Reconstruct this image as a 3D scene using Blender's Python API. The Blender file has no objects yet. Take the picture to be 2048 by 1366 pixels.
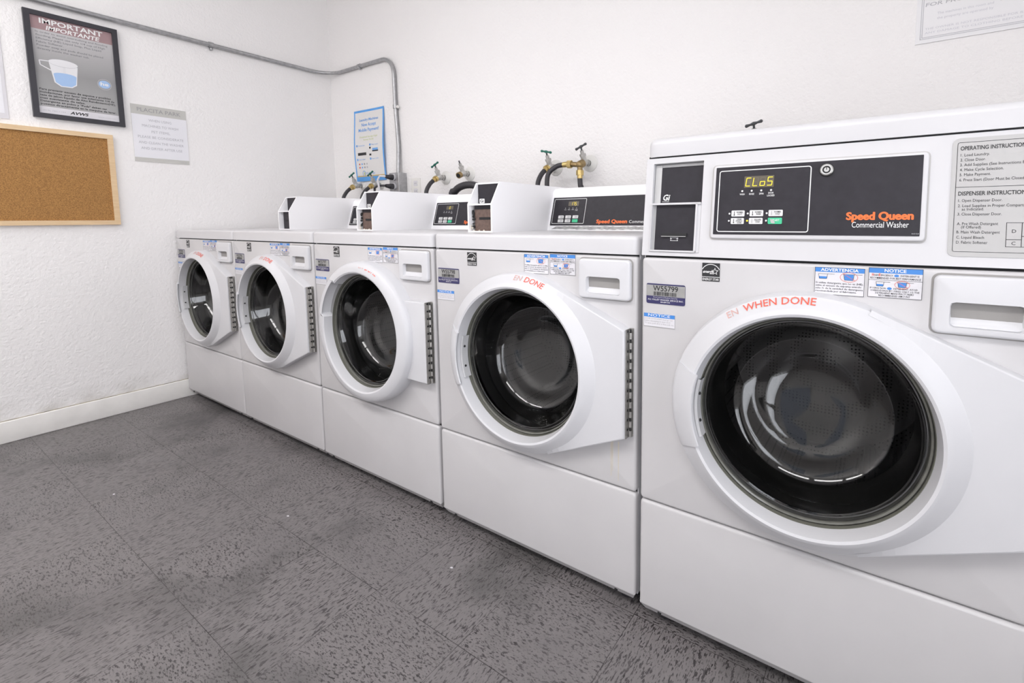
import bpy, bmesh, math, random
from mathutils import Vector, Matrix
random.seed(7)
R = math.radians
sc = bpy.context.scene
COL = sc.collection

# ------------------------------------------------------------------ camera
YAW, PITCH, ROLL, FPX = -0.5867, -0.096, -0.0074, 957.3
def cam_setup():
    cd = bpy.data.cameras.new('camera'); co = bpy.data.objects.new('camera', cd); COL.objects.link(co)
    fw = Vector((math.sin(YAW)*math.cos(PITCH), math.cos(YAW)*math.cos(PITCH), math.sin(PITCH)))
    r = fw.cross(Vector((0, 0, 1))).normalized(); u = r.cross(fw)
    r2 = r*math.cos(ROLL)+u*math.sin(ROLL); u2 = u*math.cos(ROLL)-r*math.sin(ROLL)
    m = Matrix(((r2.x, u2.x, -fw.x, 3.2139), (r2.y, u2.y, -fw.y, -1.0222), (r2.z, u2.z, -fw.z, 0.9834), (0, 0, 0, 1)))
    co.matrix_world = m
    cd.sensor_fit = 'HORIZONTAL'; cd.sensor_width = 36.0; cd.lens = FPX*36/2048
    cd.shift_x = -97.9/2048; cd.shift_y = -151.1/2048
    cd.clip_start = 0.02; cd.clip_end = 60
    sc.camera = co
cam_setup()

# ------------------------------------------------------------------ light and exposure
wd = bpy.data.worlds.new('world'); sc.world = wd; wd.use_nodes = True
wd.node_tree.nodes['Background'].inputs[0].default_value = (0.92, 0.94, 1.0, 1)
wd.node_tree.nodes['Background'].inputs[1].default_value = 8.0
CEIL_W = 24.0
sc.view_settings.view_transform = 'Standard'
sc.view_settings.look = 'None'
sc.view_settings.gamma = 1.0
sc.view_settings.use_curve_mapping = False
sc.view_settings.exposure = -0.16
sc.cycles.use_denoising = True
sc.cycles.max_bounces = 10; sc.cycles.diffuse_bounces = 6; sc.cycles.glossy_bounces = 5
sc.cycles.transparent_max_bounces = 12
sc.cycles.caustics_reflective = False; sc.cycles.caustics_refractive = False
CEIL = 2.80
LAMPS = [(0.70, -1.75), (2.0, -1.75), (3.3, -1.75)]
for lx, ly in LAMPS:
    ld = bpy.data.lights.new('ceiling_lamp', 'AREA'); ld.shape = 'RECTANGLE'; ld.size = 1.1; ld.size_y = 0.5
    ld.energy = CEIL_W; ld.color = (1.0, 0.975, 0.975)
    lo = bpy.data.objects.new('ceiling_lamp', ld); COL.objects.link(lo); lo.location = (lx, ly, CEIL-0.085)

# sky portals in the window openings (x0, x1, z0, z1 behind the camera; plus the added right window and glazed door)
WINS = [(2.36, 2.70), (2.84, 3.18)]; WZ = (0.75, 2.1)
FILL_WIN = (-1.95, -0.35, 0.60, 2.20)  # unseen window, added for fill light from the right
for loc, rot, sx, sy in [(((w[0]+w[1])/2, -2.72, 1.425), (R(90), 0, 0), 0.34, 1.35) for w in WINS]+[((3.80, -2.72, 1.1), (R(90), 0, 0), 0.84, 2.0), ((4.72, -1.15, 1.35), (R(90), 0, R(90)), 1.6, 1.6)]:
    pd = bpy.data.lights.new('sky_portal', 'AREA'); pd.shape = 'RECTANGLE'; pd.size = sx; pd.size_y = sy; pd.cycles.is_portal = True
    po = bpy.data.objects.new('sky_portal', pd); COL.objects.link(po); po.location = loc; po.rotation_euler = rot

# ------------------------------------------------------------------ materials
MATS = {}
def mat(name, col=(0.8, 0.8, 0.8), rough=0.5, metal=0.0, emis=None, estr=0.0, noise=0.0, nscale=20, bump=0.0, bscale=200, coat=0.0, spec=0.5):
    if name in MATS: return MATS[name]
    m = bpy.data.materials.new(name); m.use_nodes = True; nt = m.node_tree; b = nt.nodes['Principled BSDF']
    b.inputs['Base Color'].default_value = (*col, 1); b.inputs['Roughness'].default_value = rough
    b.inputs['Metallic'].default_value = metal
    b.inputs['Specular IOR Level'].default_value = spec
    if coat: b.inputs['Coat Weight'].default_value = coat; b.inputs['Coat Roughness'].default_value = 0.08
    if emis: b.inputs['Emission Color'].default_value = (*emis, 1); b.inputs['Emission Strength'].default_value = estr
    if noise or bump: tc = nt.nodes.new('ShaderNodeTexCoord')
    if noise:
        n = nt.nodes.new('ShaderNodeTexNoise'); n.inputs['Scale'].default_value = nscale; n.inputs['Detail'].default_value = 5
        nt.links.new(tc.outputs['Object'], n.inputs['Vector'])
        rp = nt.nodes.new('ShaderNodeValToRGB')
        rp.color_ramp.elements[0].position = 0.3; rp.color_ramp.elements[1].position = 0.7
        rp.color_ramp.elements[0].color = (*[c*(1-noise) for c in col], 1); rp.color_ramp.elements[1].color = (*[min(1, c*(1+noise)) for c in col], 1)
        nt.links.new(n.outputs['Fac'], rp.inputs['Fac']); nt.links.new(rp.outputs['Color'], b.inputs['Base Color'])
    if bump:
        n = nt.nodes.new('ShaderNodeTexNoise'); n.inputs['Scale'].default_value = bscale; n.inputs['Detail'].default_value = 3
        nt.links.new(tc.outputs['Object'], n.inputs['Vector'])
        bp = nt.nodes.new('ShaderNodeBump'); bp.inputs['Strength'].default_value = bump; bp.inputs['Distance'].default_value = 0.002
        nt.links.new(n.outputs['Fac'], bp.inputs['Height']); nt.links.new(bp.outputs['Normal'], b.inputs['Normal'])
    MATS[name] = m
    return m

def math_node(nt, op, a, b=None, c=None):
    n = nt.nodes.new('ShaderNodeMath'); n.operation = op
    for i, v in enumerate((a, b, c)):
        if v is None: continue
        if isinstance(v, (int, float)): n.inputs[i].default_value = v
        else: nt.links.new(v, n.inputs[i])
    return n.outputs[0]

ENAMEL = mat('white_enamel', (0.60, 0.595, 0.61), 0.30, noise=0.015, nscale=6, spec=0.35)
CASE = mat('enamel_lit', (0.90, 0.895, 0.91), 0.4, spec=0.4)  # lighter copy of the white enamel, side light put into the colour
PANEL = mat('enamel_shaded', (0.555, 0.545, 0.552), 0.24, noise=0.03, nscale=5, spec=0.4)  # same white enamel toned down, so the fronts look less lit
DOORW = mat('door_plastic', (0.60, 0.60, 0.62), 0.36, noise=0.012, nscale=9, spec=0.35)
DRAWERW = mat('drawer_plastic', (0.62, 0.62, 0.64), 0.36, spec=0.35)
BLACKP = mat('black_overlay', (0.030, 0.028, 0.034), 0.42, noise=0.12, nscale=60, spec=0.2)
DARK = mat('dark_gap', (0.012, 0.012, 0.013), 0.7)
WHITEINK = mat('white_ink', (0.82, 0.82, 0.82), 0.5)
BLACKINK = mat('black_ink', (0.02, 0.02, 0.022), 0.5)
GREYINK = mat('grey_ink', (0.33, 0.33, 0.34), 0.6)
FAINT = mat('faint_grey_ink', (0.48, 0.48, 0.51), 0.6)
ORANGE = mat('orange_ink', (0.85, 0.16, 0.03), 0.5)
BLUEINK = mat('blue_ink', (0.055, 0.23, 0.62), 0.5)
REDINK = mat('red_ink', (0.72, 0.12, 0.08), 0.55)
GREENB = mat('green_button', (0.05, 0.50, 0.26), 0.45)
NAVY = mat('navy_ink', (0.035, 0.032, 0.11), 0.4)
SILVER = mat('silver_label', (0.36, 0.36, 0.35), 0.38, 0.25, noise=0.12, nscale=30)
LABELW = mat('label_white', (0.68, 0.67, 0.70), 0.45)
PLATEG = mat('grey_plate', (0.46, 0.455, 0.45), 0.45, noise=0.03, nscale=8)
BTNW = mat('button_white', (0.66, 0.66, 0.66), 0.5)
LED = mat('led_yellow', (0.5, 0.4, 0.02), 0.5, emis=(1.0, 0.78, 0.05), estr=0.75)
LEDOFF = mat('led_unlit', (0.10, 0.085, 0.06), 0.4)
BROWN = mat('brown_metal', (0.13, 0.085, 0.07), 0.5, noise=0.25, nscale=80)
CHROME = mat('chrome', (0.62, 0.62, 0.60), 0.22, 1.0, noise=0.1, nscale=40)
STEEL = mat('galvanised_steel', (0.42, 0.42, 0.43), 0.36, 0.85, noise=0.15, nscale=50)
HINGE = mat('hinge_steel', (0.50, 0.49, 0.47), 0.40, 0.9, noise=0.15, nscale=90)
RUBBER = mat('black_rubber', (0.035, 0.033, 0.038), 0.45)
BRASS = mat('brass', (0.62, 0.47, 0.20), 0.3, 0.9, noise=0.15, nscale=60)
OLDBRASS = mat('old_brass', (0.33, 0.24, 0.12), 0.45, 0.8, noise=0.25, nscale=60)
GREENV = mat('green_handle', (0.015, 0.14, 0.10), 0.4)
GREYV = mat('grey_handle', (0.08, 0.085, 0.09), 0.4, 0.4)
CASTM = mat('painted_brass', (0.50, 0.49, 0.47), 0.4, 0.5, noise=0.12, nscale=60)
FLANGEW = mat('painted_flange', (0.76, 0.75, 0.72), 0.5)
GASKET = mat('gasket_rubber', (0.15, 0.15, 0.125), 0.4)
RIMG = mat('clear_rim', (0.13, 0.13, 0.115), 0.15, noise=0.2, nscale=30)
CREAM = mat('old_adhesive', (0.62, 0.58, 0.50), 0.8, noise=0.2, nscale=120)
RUST = mat('rust_drip', (0.62, 0.56, 0.44), 0.6)
WOODF = None

def wall_mat(name, col, dirt):
    m = bpy.data.materials.new(name); m.use_nodes = True; nt = m.node_tree; b = nt.nodes['Principled BSDF']
    b.inputs['Roughness'].default_value = 0.62
    geo = nt.nodes.new('ShaderNodeNewGeometry'); L = nt.links
    n1 = nt.nodes.new('ShaderNodeTexNoise'); n1.inputs['Scale'].default_value = 75; n1.inputs['Detail'].default_value = 3; n1.inputs['Roughness'].default_value = 0.55
    L.new(geo.outputs['Position'], n1.inputs['Vector'])
    n2 = nt.nodes.new('ShaderNodeTexNoise'); n2.inputs['Scale'].default_value = 14; n2.inputs['Detail'].default_value = 4
    L.new(geo.outputs['Position'], n2.inputs['Vector'])
    h = math_node(nt, 'MULTIPLY_ADD', n2.outputs['Fac'], 0.6, n1.outputs['Fac'])
    bp = nt.nodes.new('ShaderNodeBump'); bp.inputs['Strength'].default_value = 0.75; bp.inputs['Distance'].default_value = 0.004
    L.new(h, bp.inputs['Height']); L.new(bp.outputs['Normal'], b.inputs['Normal'])
    # worn dirt band with its own ragged outline just over the baseboard
    sep = nt.nodes.new('ShaderNodeSeparateXYZ'); L.new(geo.outputs['Position'], sep.inputs[0])
    n3 = nt.nodes.new('ShaderNodeTexNoise'); n3.inputs['Scale'].default_value = 9; n3.inputs['Detail'].default_value = 6
    L.new(geo.outputs['Position'], n3.inputs['Vector'])
    mr = nt.nodes.new('ShaderNodeMapRange'); mr.inputs['From Min'].default_value = 0.19; mr.inputs['From Max'].default_value = 0.095
    L.new(sep.outputs['Z'], mr.inputs['Value'])
    mr2 = nt.nodes.new('ShaderNodeMapRange'); mr2.inputs['From Min'].default_value = 0.38; mr2.inputs['From Max'].default_value = 0.75
    L.new(n3.outputs['Fac'], mr2.inputs['Value'])
    f = math_node(nt, 'MULTIPLY', mr.outputs[0], mr2.outputs[0]); f = math_node(nt, 'MULTIPLY', f, dirt)
    mx = nt.nodes.new('ShaderNodeMix'); mx.data_type = 'RGBA'; L.new(f, mx.inputs['Factor'])
    mx.inputs[6].default_value = (*col, 1); mx.inputs[7].default_value = (0.34, 0.31, 0.25, 1)
    L.new(mx.outputs[2], b.inputs['Base Color'])
    return m
WALL = wall_mat('textured_wall_paint', (0.87, 0.855, 0.85), 0.75)
CEILM = mat('ceiling_paint', (0.85, 0.85, 0.84), 0.8)
BASEB = mat('baseboard_paint', (0.84, 0.825, 0.80), 0.45, noise=0.05, nscale=12)

def floor_mat():
    m = bpy.data.materials.new('vinyl_tile'); m.use_nodes = True; nt = m.node_tree; L = nt.links; b = nt.nodes['Principled BSDF']
    geo = nt.nodes.new('ShaderNodeNewGeometry'); sep = nt.nodes.new('ShaderNodeSeparateXYZ'); L.new(geo.outputs['Position'], sep.inputs[0])
    T = 0.3048
    u = math_node(nt, 'DIVIDE', math_node(nt, 'SUBTRACT', sep.outputs['X'], 1.833-10*T), T)
    v = math_node(nt, 'DIVIDE', math_node(nt, 'SUBTRACT', sep.outputs['Y'], -0.611-12*T), T)
    iu = math_node(nt, 'FLOOR', u); iv = math_node(nt, 'FLOOR', v)
    fu = math_node(nt, 'FRACT', u); fv = math_node(nt, 'FRACT', v)
    chk = math_node(nt, 'MODULO', math_node(nt, 'ADD', iu, iv), 2.0)
    def comb(x, y, z):
        c = nt.nodes.new('ShaderNodeCombineXYZ')
        for i, s in enumerate((x, y, z)):
            if isinstance(s, (int, float)): c.inputs[i].default_value = s
            else: L.new(s, c.inputs[i])
        return c.outputs[0]
    tid = math_node(nt, 'MULTIPLY_ADD', iu, 3.17, math_node(nt, 'MULTIPLY', iv, 7.31))
    A = comb(sep.outputs['X'], math_node(nt, 'MULTIPLY', sep.outputs['Y'], 0.27), tid)
    B = comb(math_node(nt, 'MULTIPLY', sep.outputs['X'], 0.42), sep.outputs['Y'], tid)
    vm = nt.nodes.new('ShaderNodeMix'); vm.data_type = 'VECTOR'; L.new(chk, vm.inputs['Factor']); L.new(A, vm.inputs[4]); L.new(B, vm.inputs[5])
    V = vm.outputs[1]
    def noise(s, d=3, r=0.5, vec=V):
        n = nt.nodes.new('ShaderNodeTexNoise'); n.inputs['Scale'].default_value = s; n.inputs['Detail'].default_value = d; n.inputs['Roughness'].default_value = r
        L.new(vec, n.inputs['Vector']); return n.outputs['Fac']
    def ramp(f, a, bb, ca, cb):
        r = nt.nodes.new('ShaderNodeValToRGB'); e = r.color_ramp.elements
        e[0].position = a; e[1].position = bb; e[0].color = (*ca, 1); e[1].color = (*cb, 1); L.new(f, r.inputs['Fac']); return r.outputs['Color']
    base = ramp(noise(110, 7, 0.75), 0.34, 0.66, (0.028, 0.025, 0.027), (0.108, 0.099, 0.101))
    dark = ramp(noise(215, 2, 0.5), 0.612, 0.675, (0, 0, 0), (0.78, 0.78, 0.78))
    dark2 = ramp(noise(330, 2, 0.5), 0.57, 0.67, (0, 0, 0), (0.6, 0.6, 0.6))
    light = ramp(noise(190, 2, 0.5), 0.40, 0.32, (0, 0, 0), (0.7, 0.7, 0.7))
    def mix(f, a, bcol):
        x = nt.nodes.new('ShaderNodeMix'); x.data_type = 'RGBA'; L.new(f, x.inputs['Factor']); L.new(a, x.inputs[6])
        if isinstance(bcol, tuple): x.inputs[7].default_value = (*bcol, 1)
        else: L.new(bcol, x.inputs[7])
        return x.outputs[2]
    c = mix(light, base, (0.23, 0.215, 0.215))
    c = mix(dark2, c, (0.038, 0.034, 0.036))
    c = mix(dark, c, (0.026, 0.022, 0.024))
    # worn pale scuffs and grimy patches with their own shape
    sc1 = ramp(noise(3.2, 7, 0.6, geo.outputs['Position']), 0.50, 0.70, (0, 0, 0), (0.6, 0.6, 0.6))
    c = mix(sc1, c, (0.150, 0.140, 0.143))
    sc2 = ramp(noise(2.3, 6, 0.6, comb(sep.outputs['Y'], sep.outputs['X'], 4.0)), 0.50, 0.70, (0, 0, 0), (0.65, 0.65, 0.65))
    c = mix(sc2, c, (0.040, 0.040, 0.038))
    # joints
    du = math_node(nt, 'MINIMUM', fu, math_node(nt, 'SUBTRACT', 1.0, fu)); dv = math_node(nt, 'MINIMUM', fv, math_node(nt, 'SUBTRACT', 1.0, fv))
    j = math_node(nt, 'LESS_THAN', math_node(nt, 'MINIMUM', du, dv), 0.0024)
    jn = nt.nodes.new('ShaderNodeMapRange'); L.new(noise(5, 3, 0.5, geo.outputs['Position']), jn.inputs['Value']); jn.inputs['From Min'].default_value = 0.35; jn.inputs['From Max'].default_value = 0.6; jn.inputs['To Min'].default_value = 0.35; jn.inputs['To Max'].default_value = 0.95
    j = math_node(nt, 'MULTIPLY', j, jn.outputs[0])
    c = mix(j, c, (0.016, 0.014, 0.014))
    L.new(c, b.inputs['Base Color'])
    rr = nt.nodes.new('ShaderNodeMapRange'); L.new(noise(6, 5, 0.6, geo.outputs['Position']), rr.inputs['Value']); rr.inputs['To Min'].default_value = 0.36; rr.inputs['To Max'].default_value = 0.6
    L.new(rr.outputs[0], b.inputs['Roughness'])
    bp = nt.nodes.new('ShaderNodeBump'); bp.inputs['Strength'].default_value = 0.1; bp.inputs['Distance'].default_value = 0.001
    L.new(noise(160, 2, 0.5, geo.outputs['Position']), bp.inputs['Height']); L.new(bp.outputs['Normal'], b.inputs['Normal'])
    return m
FLOORM = floor_mat()

def cork_mat():
    m = bpy.data.materials.new('cork'); m.use_nodes = True; nt = m.node_tree; L = nt.links; b = nt.nodes['Principled BSDF']
    b.inputs['Roughness'].default_value = 0.85
    tc = nt.nodes.new('ShaderNodeTexCoord')
    n = nt.nodes.new('ShaderNodeTexNoise'); n.inputs['Scale'].default_value = 260; n.inputs['Detail'].default_value = 4; L.new(tc.outputs['Object'], n.inputs['Vector'])
    r = nt.nodes.new('ShaderNodeValToRGB'); e = r.color_ramp.elements; e[0].position = 0.32; e[1].position = 0.68
    e[0].color = (0.24, 0.115, 0.036, 1); e[1].color = (0.47, 0.245, 0.075, 1); L.new(n.outputs['Fac'], r.inputs['Fac']); L.new(r.outputs['Color'], b.inputs['Base Color'])
    return m
CORK = cork_mat()
def wood_mat():
    m = bpy.data.materials.new('pine_wood'); m.use_nodes = True; nt = m.node_tree; L = nt.links; b = nt.nodes['Principled BSDF']
    b.inputs['Roughness'].default_value = 0.5
    tc = nt.nodes.new('ShaderNodeTexCoord'); mp = nt.nodes.new('ShaderNodeMapping'); mp.inputs['Scale'].default_value = (30, 6, 60); L.new(tc.outputs['Object'], mp.inputs['Vector'])
    n = nt.nodes.new('ShaderNodeTexNoise'); n.inputs['Scale'].default_value = 2; n.inputs['Detail'].default_value = 5; L.new(mp.outputs[0], n.inputs['Vector'])
    r = nt.nodes.new('ShaderNodeValToRGB'); e = r.color_ramp.elements; e[0].color = (0.62, 0.42, 0.23, 1); e[1].color = (0.80, 0.62, 0.40, 1)
    L.new(n.outputs['Fac'], r.inputs['Fac']); L.new(r.outputs['Color'], b.inputs['Base Color'])
    return m
WOOD = wood_mat()

def glass_mat(name, tint, refl=1.0, rough=0.02):
    m = bpy.data.materials.new(name); m.use_nodes = True; nt = m.node_tree; L = nt.links
    nt.nodes.remove(nt.nodes['Principled BSDF']); out = nt.nodes['Material Output']
    t = nt.nodes.new('ShaderNodeBsdfTransparent'); t.inputs[0].default_value = (*tint, 1)
    g = nt.nodes.new('ShaderNodeBsdfGlossy'); g.inputs['Roughness'].default_value = rough; g.inputs['Color'].default_value = (refl, refl, refl, 1)
    fr = nt.nodes.new('ShaderNodeFresnel'); fr.inputs['IOR'].default_value = 1.5
    mx = nt.nodes.new('ShaderNodeMixShader'); L.new(fr.outputs[0], mx.inputs[0]); L.new(t.outputs[0], mx.inputs[1]); L.new(g.outputs[0], mx.inputs[2])
    L.new(mx.outputs[0], out.inputs[0])
    return m
GLASS = glass_mat('door_glass', (0.72, 0.72, 0.72))
PANE = glass_mat('pane_glass', (0.95, 0.95, 0.95))
TINTED = glass_mat('dimming_glass', (0.30, 0.31, 0.33))  # tint added to weaken the front windows' reflections in the washer glass
def drum_mat():
    m = bpy.data.materials.new('perforated_drum'); m.use_nodes = True; nt = m.node_tree; L = nt.links; b = nt.nodes['Principled BSDF']
    b.inputs['Metallic'].default_value = 0.9; b.inputs['Roughness'].default_value = 0.33
    tc = nt.nodes.new('ShaderNodeTexCoord'); vo = nt.nodes.new('ShaderNodeTexVoronoi'); vo.inputs['Scale'].default_value = 110; vo.inputs['Randomness'].default_value = 0.15
    L.new(tc.outputs['Object'], vo.inputs['Vector'])
    r = nt.nodes.new('ShaderNodeValToRGB'); e = r.color_ramp.elements; e[0].position = 0.22; e[1].position = 0.30
    e[0].color = (0.01, 0.01, 0.01, 1); e[1].color = (0.20, 0.195, 0.19, 1); L.new(vo.outputs['Distance'], r.inputs['Fac']); L.new(r.outputs['Color'], b.inputs['Base Color'])
    return m
DRUM = drum_mat()
BELLOW = mat('bellow_rubber', (0.035, 0.035, 0.034), 0.30)

# ------------------------------------------------------------------ mesh builder
class Frame:
    """u, v across a face, n out of it"""
    def __init__(s, o, U, V):
        s.o = Vector(o); s.U = Vector(U).normalized(); s.V = Vector(V).normalized(); s.N = s.U.cross(s.V)
    def __call__(s, u, v, n=0.0): return s.o + s.U*u + s.V*v + s.N*n
FRONT = lambda o=(0, 0, 0): Frame(o, (1, 0, 0), (0, 0, 1))       # faces -y
TOP = lambda o=(0, 0, 0): Frame(o, (1, 0, 0), (0, 1, 0))         # faces +z
LEFTW = lambda o=(0, 0, 0): Frame(o, (0, 1, 0), (0, 0, 1))       # faces +x

TEXTC = {}
def text_geo(s, bold=0.0, res=2):
    k = (s, bold, res)
    if k in TEXTC: return TEXTC[k]
    cu = bpy.data.curves.new('t', 'FONT'); cu.body = s; cu.size = 1.0; cu.resolution_u = res; cu.offset = bold
    o = bpy.data.objects.new('t', cu); me = bpy.data.meshes.new_from_object(o)
    vs = [(v.co.x, v.co.y) for v in me.vertices]; fs = [tuple(p.vertices) for p in me.polygons]
    bpy.data.objects.remove(o); bpy.data.curves.remove(cu); bpy.data.meshes.remove(me)
    if vs:
        x0 = min(v[0] for v in vs); x1 = max(v[0] for v in vs)
    else: x0 = x1 = 0
    TEXTC[k] = (vs, fs, x0, x1)
    return TEXTC[k]
CAPH = None
def cap_height():
    global CAPH
    if CAPH is None: CAPH = max(v[1] for v in text_geo('H')[0])
    return CAPH

def rr_r(th, cx, cv, hw, hh, rad):
    """distance from (cx,cv) (offset inside the rect) to the rounded rect edge in direction th; rect centred on 0"""
    dx, dy = math.cos(th), math.sin(th)
    lo, hi = 0.0, 4.0
    def sd(x, y):
        qx = abs(x)-hw+rad; qy = abs(y)-hh+rad
        return min(max(qx, qy), 0)+math.hypot(max(qx, 0), max(qy, 0))-rad
    for _ in range(34):
        m = (lo+hi)/2
        if sd(cx+dx*m, cv+dy*m) > 0: hi = m
        else: lo = m
    return lo

class MB:
    def __init__(s): s.v = []; s.f = []; s.m = []; s.sm = []; s.mats = []
    def mi(s, m):
        if m not in s.mats: s.mats.append(m)
        return s.mats.index(m)
    def add(s, vs, fs, m, smooth=False):
        b = len(s.v); k = s.mi(m); s.v += [tuple(x) for x in vs]
        for f in fs: s.f.append(tuple(b+i for i in f)); s.m.append(k); s.sm.append(smooth)
    def quad(s, F, u0, u1, v0, v1, n, m): s.add([F(u0, v0, n), F(u1, v0, n), F(u1, v1, n), F(u0, v1, n)], [(0, 1, 2, 3)], m)
    def poly(s, F, pts, n, m): s.add([F(u, v, n) for u, v in pts], [tuple(range(len(pts)))], m)
    def box(s, x0, x1, y0, y1, z0, z1, m):
        vs = [(x, y, z) for z in (z0, z1) for y in (y0, y1) for x in (x0, x1)]
        s.add(vs, [(0, 2, 3, 1), (4, 5, 7, 6), (0, 1, 5, 4), (2, 6, 7, 3), (0, 4, 6, 2), (1, 3, 7, 5)], m)
    def fbox(s, F, u0, u1, v0, v1, n0, n1, m):
        vs = [F(u, v, n) for n in (n0, n1) for v in (v0, v1) for u in (u0, u1)]
        s.add(vs, [(0, 2, 3, 1), (4, 5, 7, 6), (0, 1, 5, 4), (2, 6, 7, 3), (0, 4, 6, 2), (1, 3, 7, 5)], m)
    def prism(s, F, pts, n0, n1, m):
        k = len(pts); vs = [F(u, v, n0) for u, v in pts]+[F(u, v, n1) for u, v in pts]
        fs = [tuple(range(k-1, -1, -1)), tuple(range(k, 2*k))]+[(i, (i+1) % k, k+(i+1) % k, k+i) for i in range(k)]
        s.add(vs, fs, m)
    def loops(s, L, m, closed=True, cap0=False, cap1=False, smooth=True):
        k = len(L[0]); vs = [p for l in L for p in l]; fs = []
        for a in range(len(L)-1):
            for i in range(k if closed else k-1):
                j = (i+1) % k; fs.append((a*k+i, a*k+j, (a+1)*k+j, (a+1)*k+i))
        if cap0: fs.append(tuple(range(k-1, -1, -1)))
        if cap1: fs.append(tuple((len(L)-1)*k+i for i in range(k)))
        s.add(vs, fs, m, smooth)
    def slab(s, F, u0, u1, v0, v1, n0, n1, m, rad=0.006, bev=0.0, hole=None, N=48, bsteps=3, back=True):
        """rounded plate, front edge bevelled; hole=(cu, cv, radius function(th))"""
        cu, cv = (u0+u1)/2, (v0+v1)/2; hw, hh = (u1-u0)/2, (v1-v0)/2
        if hole: hu, hv, hr = hole
        else: hu, hv, hr = cu, cv, None
        ths = [2*math.pi*i/N for i in range(N)]
        for sx in (-1, 1):                       # exact corner directions
            for sy in (-1, 1):
                for q in (0, 0.3, 0.5, 0.7, 1):
                    px = hw-rad*(1-math.sin(q*math.pi/2)); py = hh-rad*(1-math.cos(q*math.pi/2))
                    ths.append(math.atan2(cv+sy*py-hv, cu+sx*px-hu) % (2*math.pi))
        ths = sorted(set(round(t, 5) for t in ths))
        def loop(inset, n):
            out = []
            for t in ths:
                r0 = rr_r(t, hu-cu, hv-cv, hw-inset, hh-inset, max(rad-inset, 0.0004))
                out.append(F(hu+math.cos(t)*r0, hv+math.sin(t)*r0, n))
            return out
        Ls = [loop(0, n0)]
        if bev > 0:
            Ls.append(loop(0, n1-bev))
            for i in range(1, bsteps+1):
                a = i/bsteps*math.pi/2; Ls.append(loop(bev*(1-math.cos(a)), n1-bev+bev*math.sin(a)))
            if hr: Ls.append([F(hu+math.cos(t)*hr(t), hv+math.sin(t)*hr(t), n1) for t in ths])
            s.loops(Ls, m, cap0=back and not hr, cap1=not hr)
        else:
            Ls.append(loop(0, n1)); s.loops(Ls, m, cap0=back and not hr, smooth=False)
            if hr: s.loops([Ls[1], [F(hu+math.cos(t)*hr(t), hv+math.sin(t)*hr(t), n1) for t in ths]], m, smooth=False)
            else: s.add(Ls[1], [tuple(range(len(ths)))], m)
        return ths
    def lathe(s, F, cu, cv, prof, m, N=72, smooth=True, a0=0, a1=2*math.pi, rf=None):
        full = abs(a1-a0-2*math.pi) < 1e-6
        k = N if full else N+1
        L = []
        for (r, n) in prof:
            l = []
            for i in range(k):
                t = a0+(a1-a0)*i/N; rr = rf(r, t) if rf else r
                l.append(F(cu+math.cos(t)*rr, cv+math.sin(t)*rr, n))
            L.append(l)
        s.loops(L, m, closed=full, smooth=smooth)
    def tube(s, pts, r, m, N=12, caps=True, rfun=None):
        P = [Vector(p) for p in pts]; L = []; prev = None
        for i, p in enumerate(P):
            t = (P[min(i+1, len(P)-1)]-P[max(i-1, 0)]).normalized()
            if prev is None:
                a = Vector((0, 0, 1)) if abs(t.z) < 0.9 else Vector((1, 0, 0)); x = t.cross(a).normalized()
            else: x = (prev-t*prev.dot(t)).normalized()
            prev = x; y = t.cross(x); rr = rfun(i) if rfun else r
            L.append([p+(x*math.cos(2*math.pi*j/N)+y*math.sin(2*math.pi*j/N))*rr for j in range(N)])
        s.loops(L, m, cap0=caps, cap1=caps)
    def cyl(s, a, b, r, m, N=16, r2=None):
        a, b = Vector(a), Vector(b); t = (b-a).normalized(); q = Vector((0, 0, 1)) if abs(t.z) < 0.9 else Vector((1, 0, 0))
        x = t.cross(q).normalized(); y = t.cross(x); r2 = r if r2 is None else r2
        A = [a+(x*math.cos(2*math.pi*j/N)+y*math.sin(2*math.pi*j/N))*r for j in range(N)]
        B = [b+(x*math.cos(2*math.pi*j/N)+y*math.sin(2*math.pi*j/N))*r2 for j in range(N)]
        s.loops([A, B], m); s.add(A, [tuple(range(N-1, -1, -1))], m); s.add(B, [tuple(range(N))], m)
    def ball(s, c, r, m, sx=(1, 1, 1), N=12):
        L = []
        for i in range(1, N):
            p = math.pi*i/N; L.append([Vector((c[0]+sx[0]*r*math.sin(p)*math.cos(2*math.pi*j/N), c[1]+sx[1]*r*math.sin(p)*math.sin(2*math.pi*j/N), c[2]+sx[2]*r*math.cos(p))) for j in range(N)])
        s.loops(L, m, cap0=True, cap1=True)
    def text(s, F, body, u, v, h, m, w=None, n=0.0, align='L', bold=0.0, shear=0.0, res=2, warp=None):
        """baseline at v, cap height h; w stretches the line to that width"""
        if bold > 0.024:                          # very heavy type: stamped copies of the same letters
            d = (bold-0.018)*h*0.9
            for k, (a, c) in enumerate(((-d, 0), (d, 0), (0, d*.6), (0, -d*.6), (0, 0))):
                s.text(F, body, u+a, v+c, h, m, w-2*d if w else None, n+0.00004*k, align, 0.018, shear, res, warp)
            return
        vs, fs, x0, x1 = text_geo(body, bold, res)
        if not vs: return
        k = h/cap_height(); kx = k if w is None else w/max(1e-6, x1-x0)
        W = (x1-x0)*kx; off = u-(0 if align == 'L' else W/2 if align == 'C' else W)
        pts = [(off+(x-x0)*kx+shear*y*k, v+y*k) for x, y in vs]
        s.add([warp(a, b) if warp else F(a, b, n) for a, b in pts], fs, m)
    def line(s, F, a, b, w, n, m):
        a = Vector((*a, 0)); b = Vector((*b, 0)); d = (b-a).normalized(); p = Vector((-d.y, d.x, 0))*w/2
        s.poly(F, [((a-p).x, (a-p).y), ((b-p).x, (b-p).y), ((b+p).x, (b+p).y), ((a+p).x, (a+p).y)], n, m)
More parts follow.
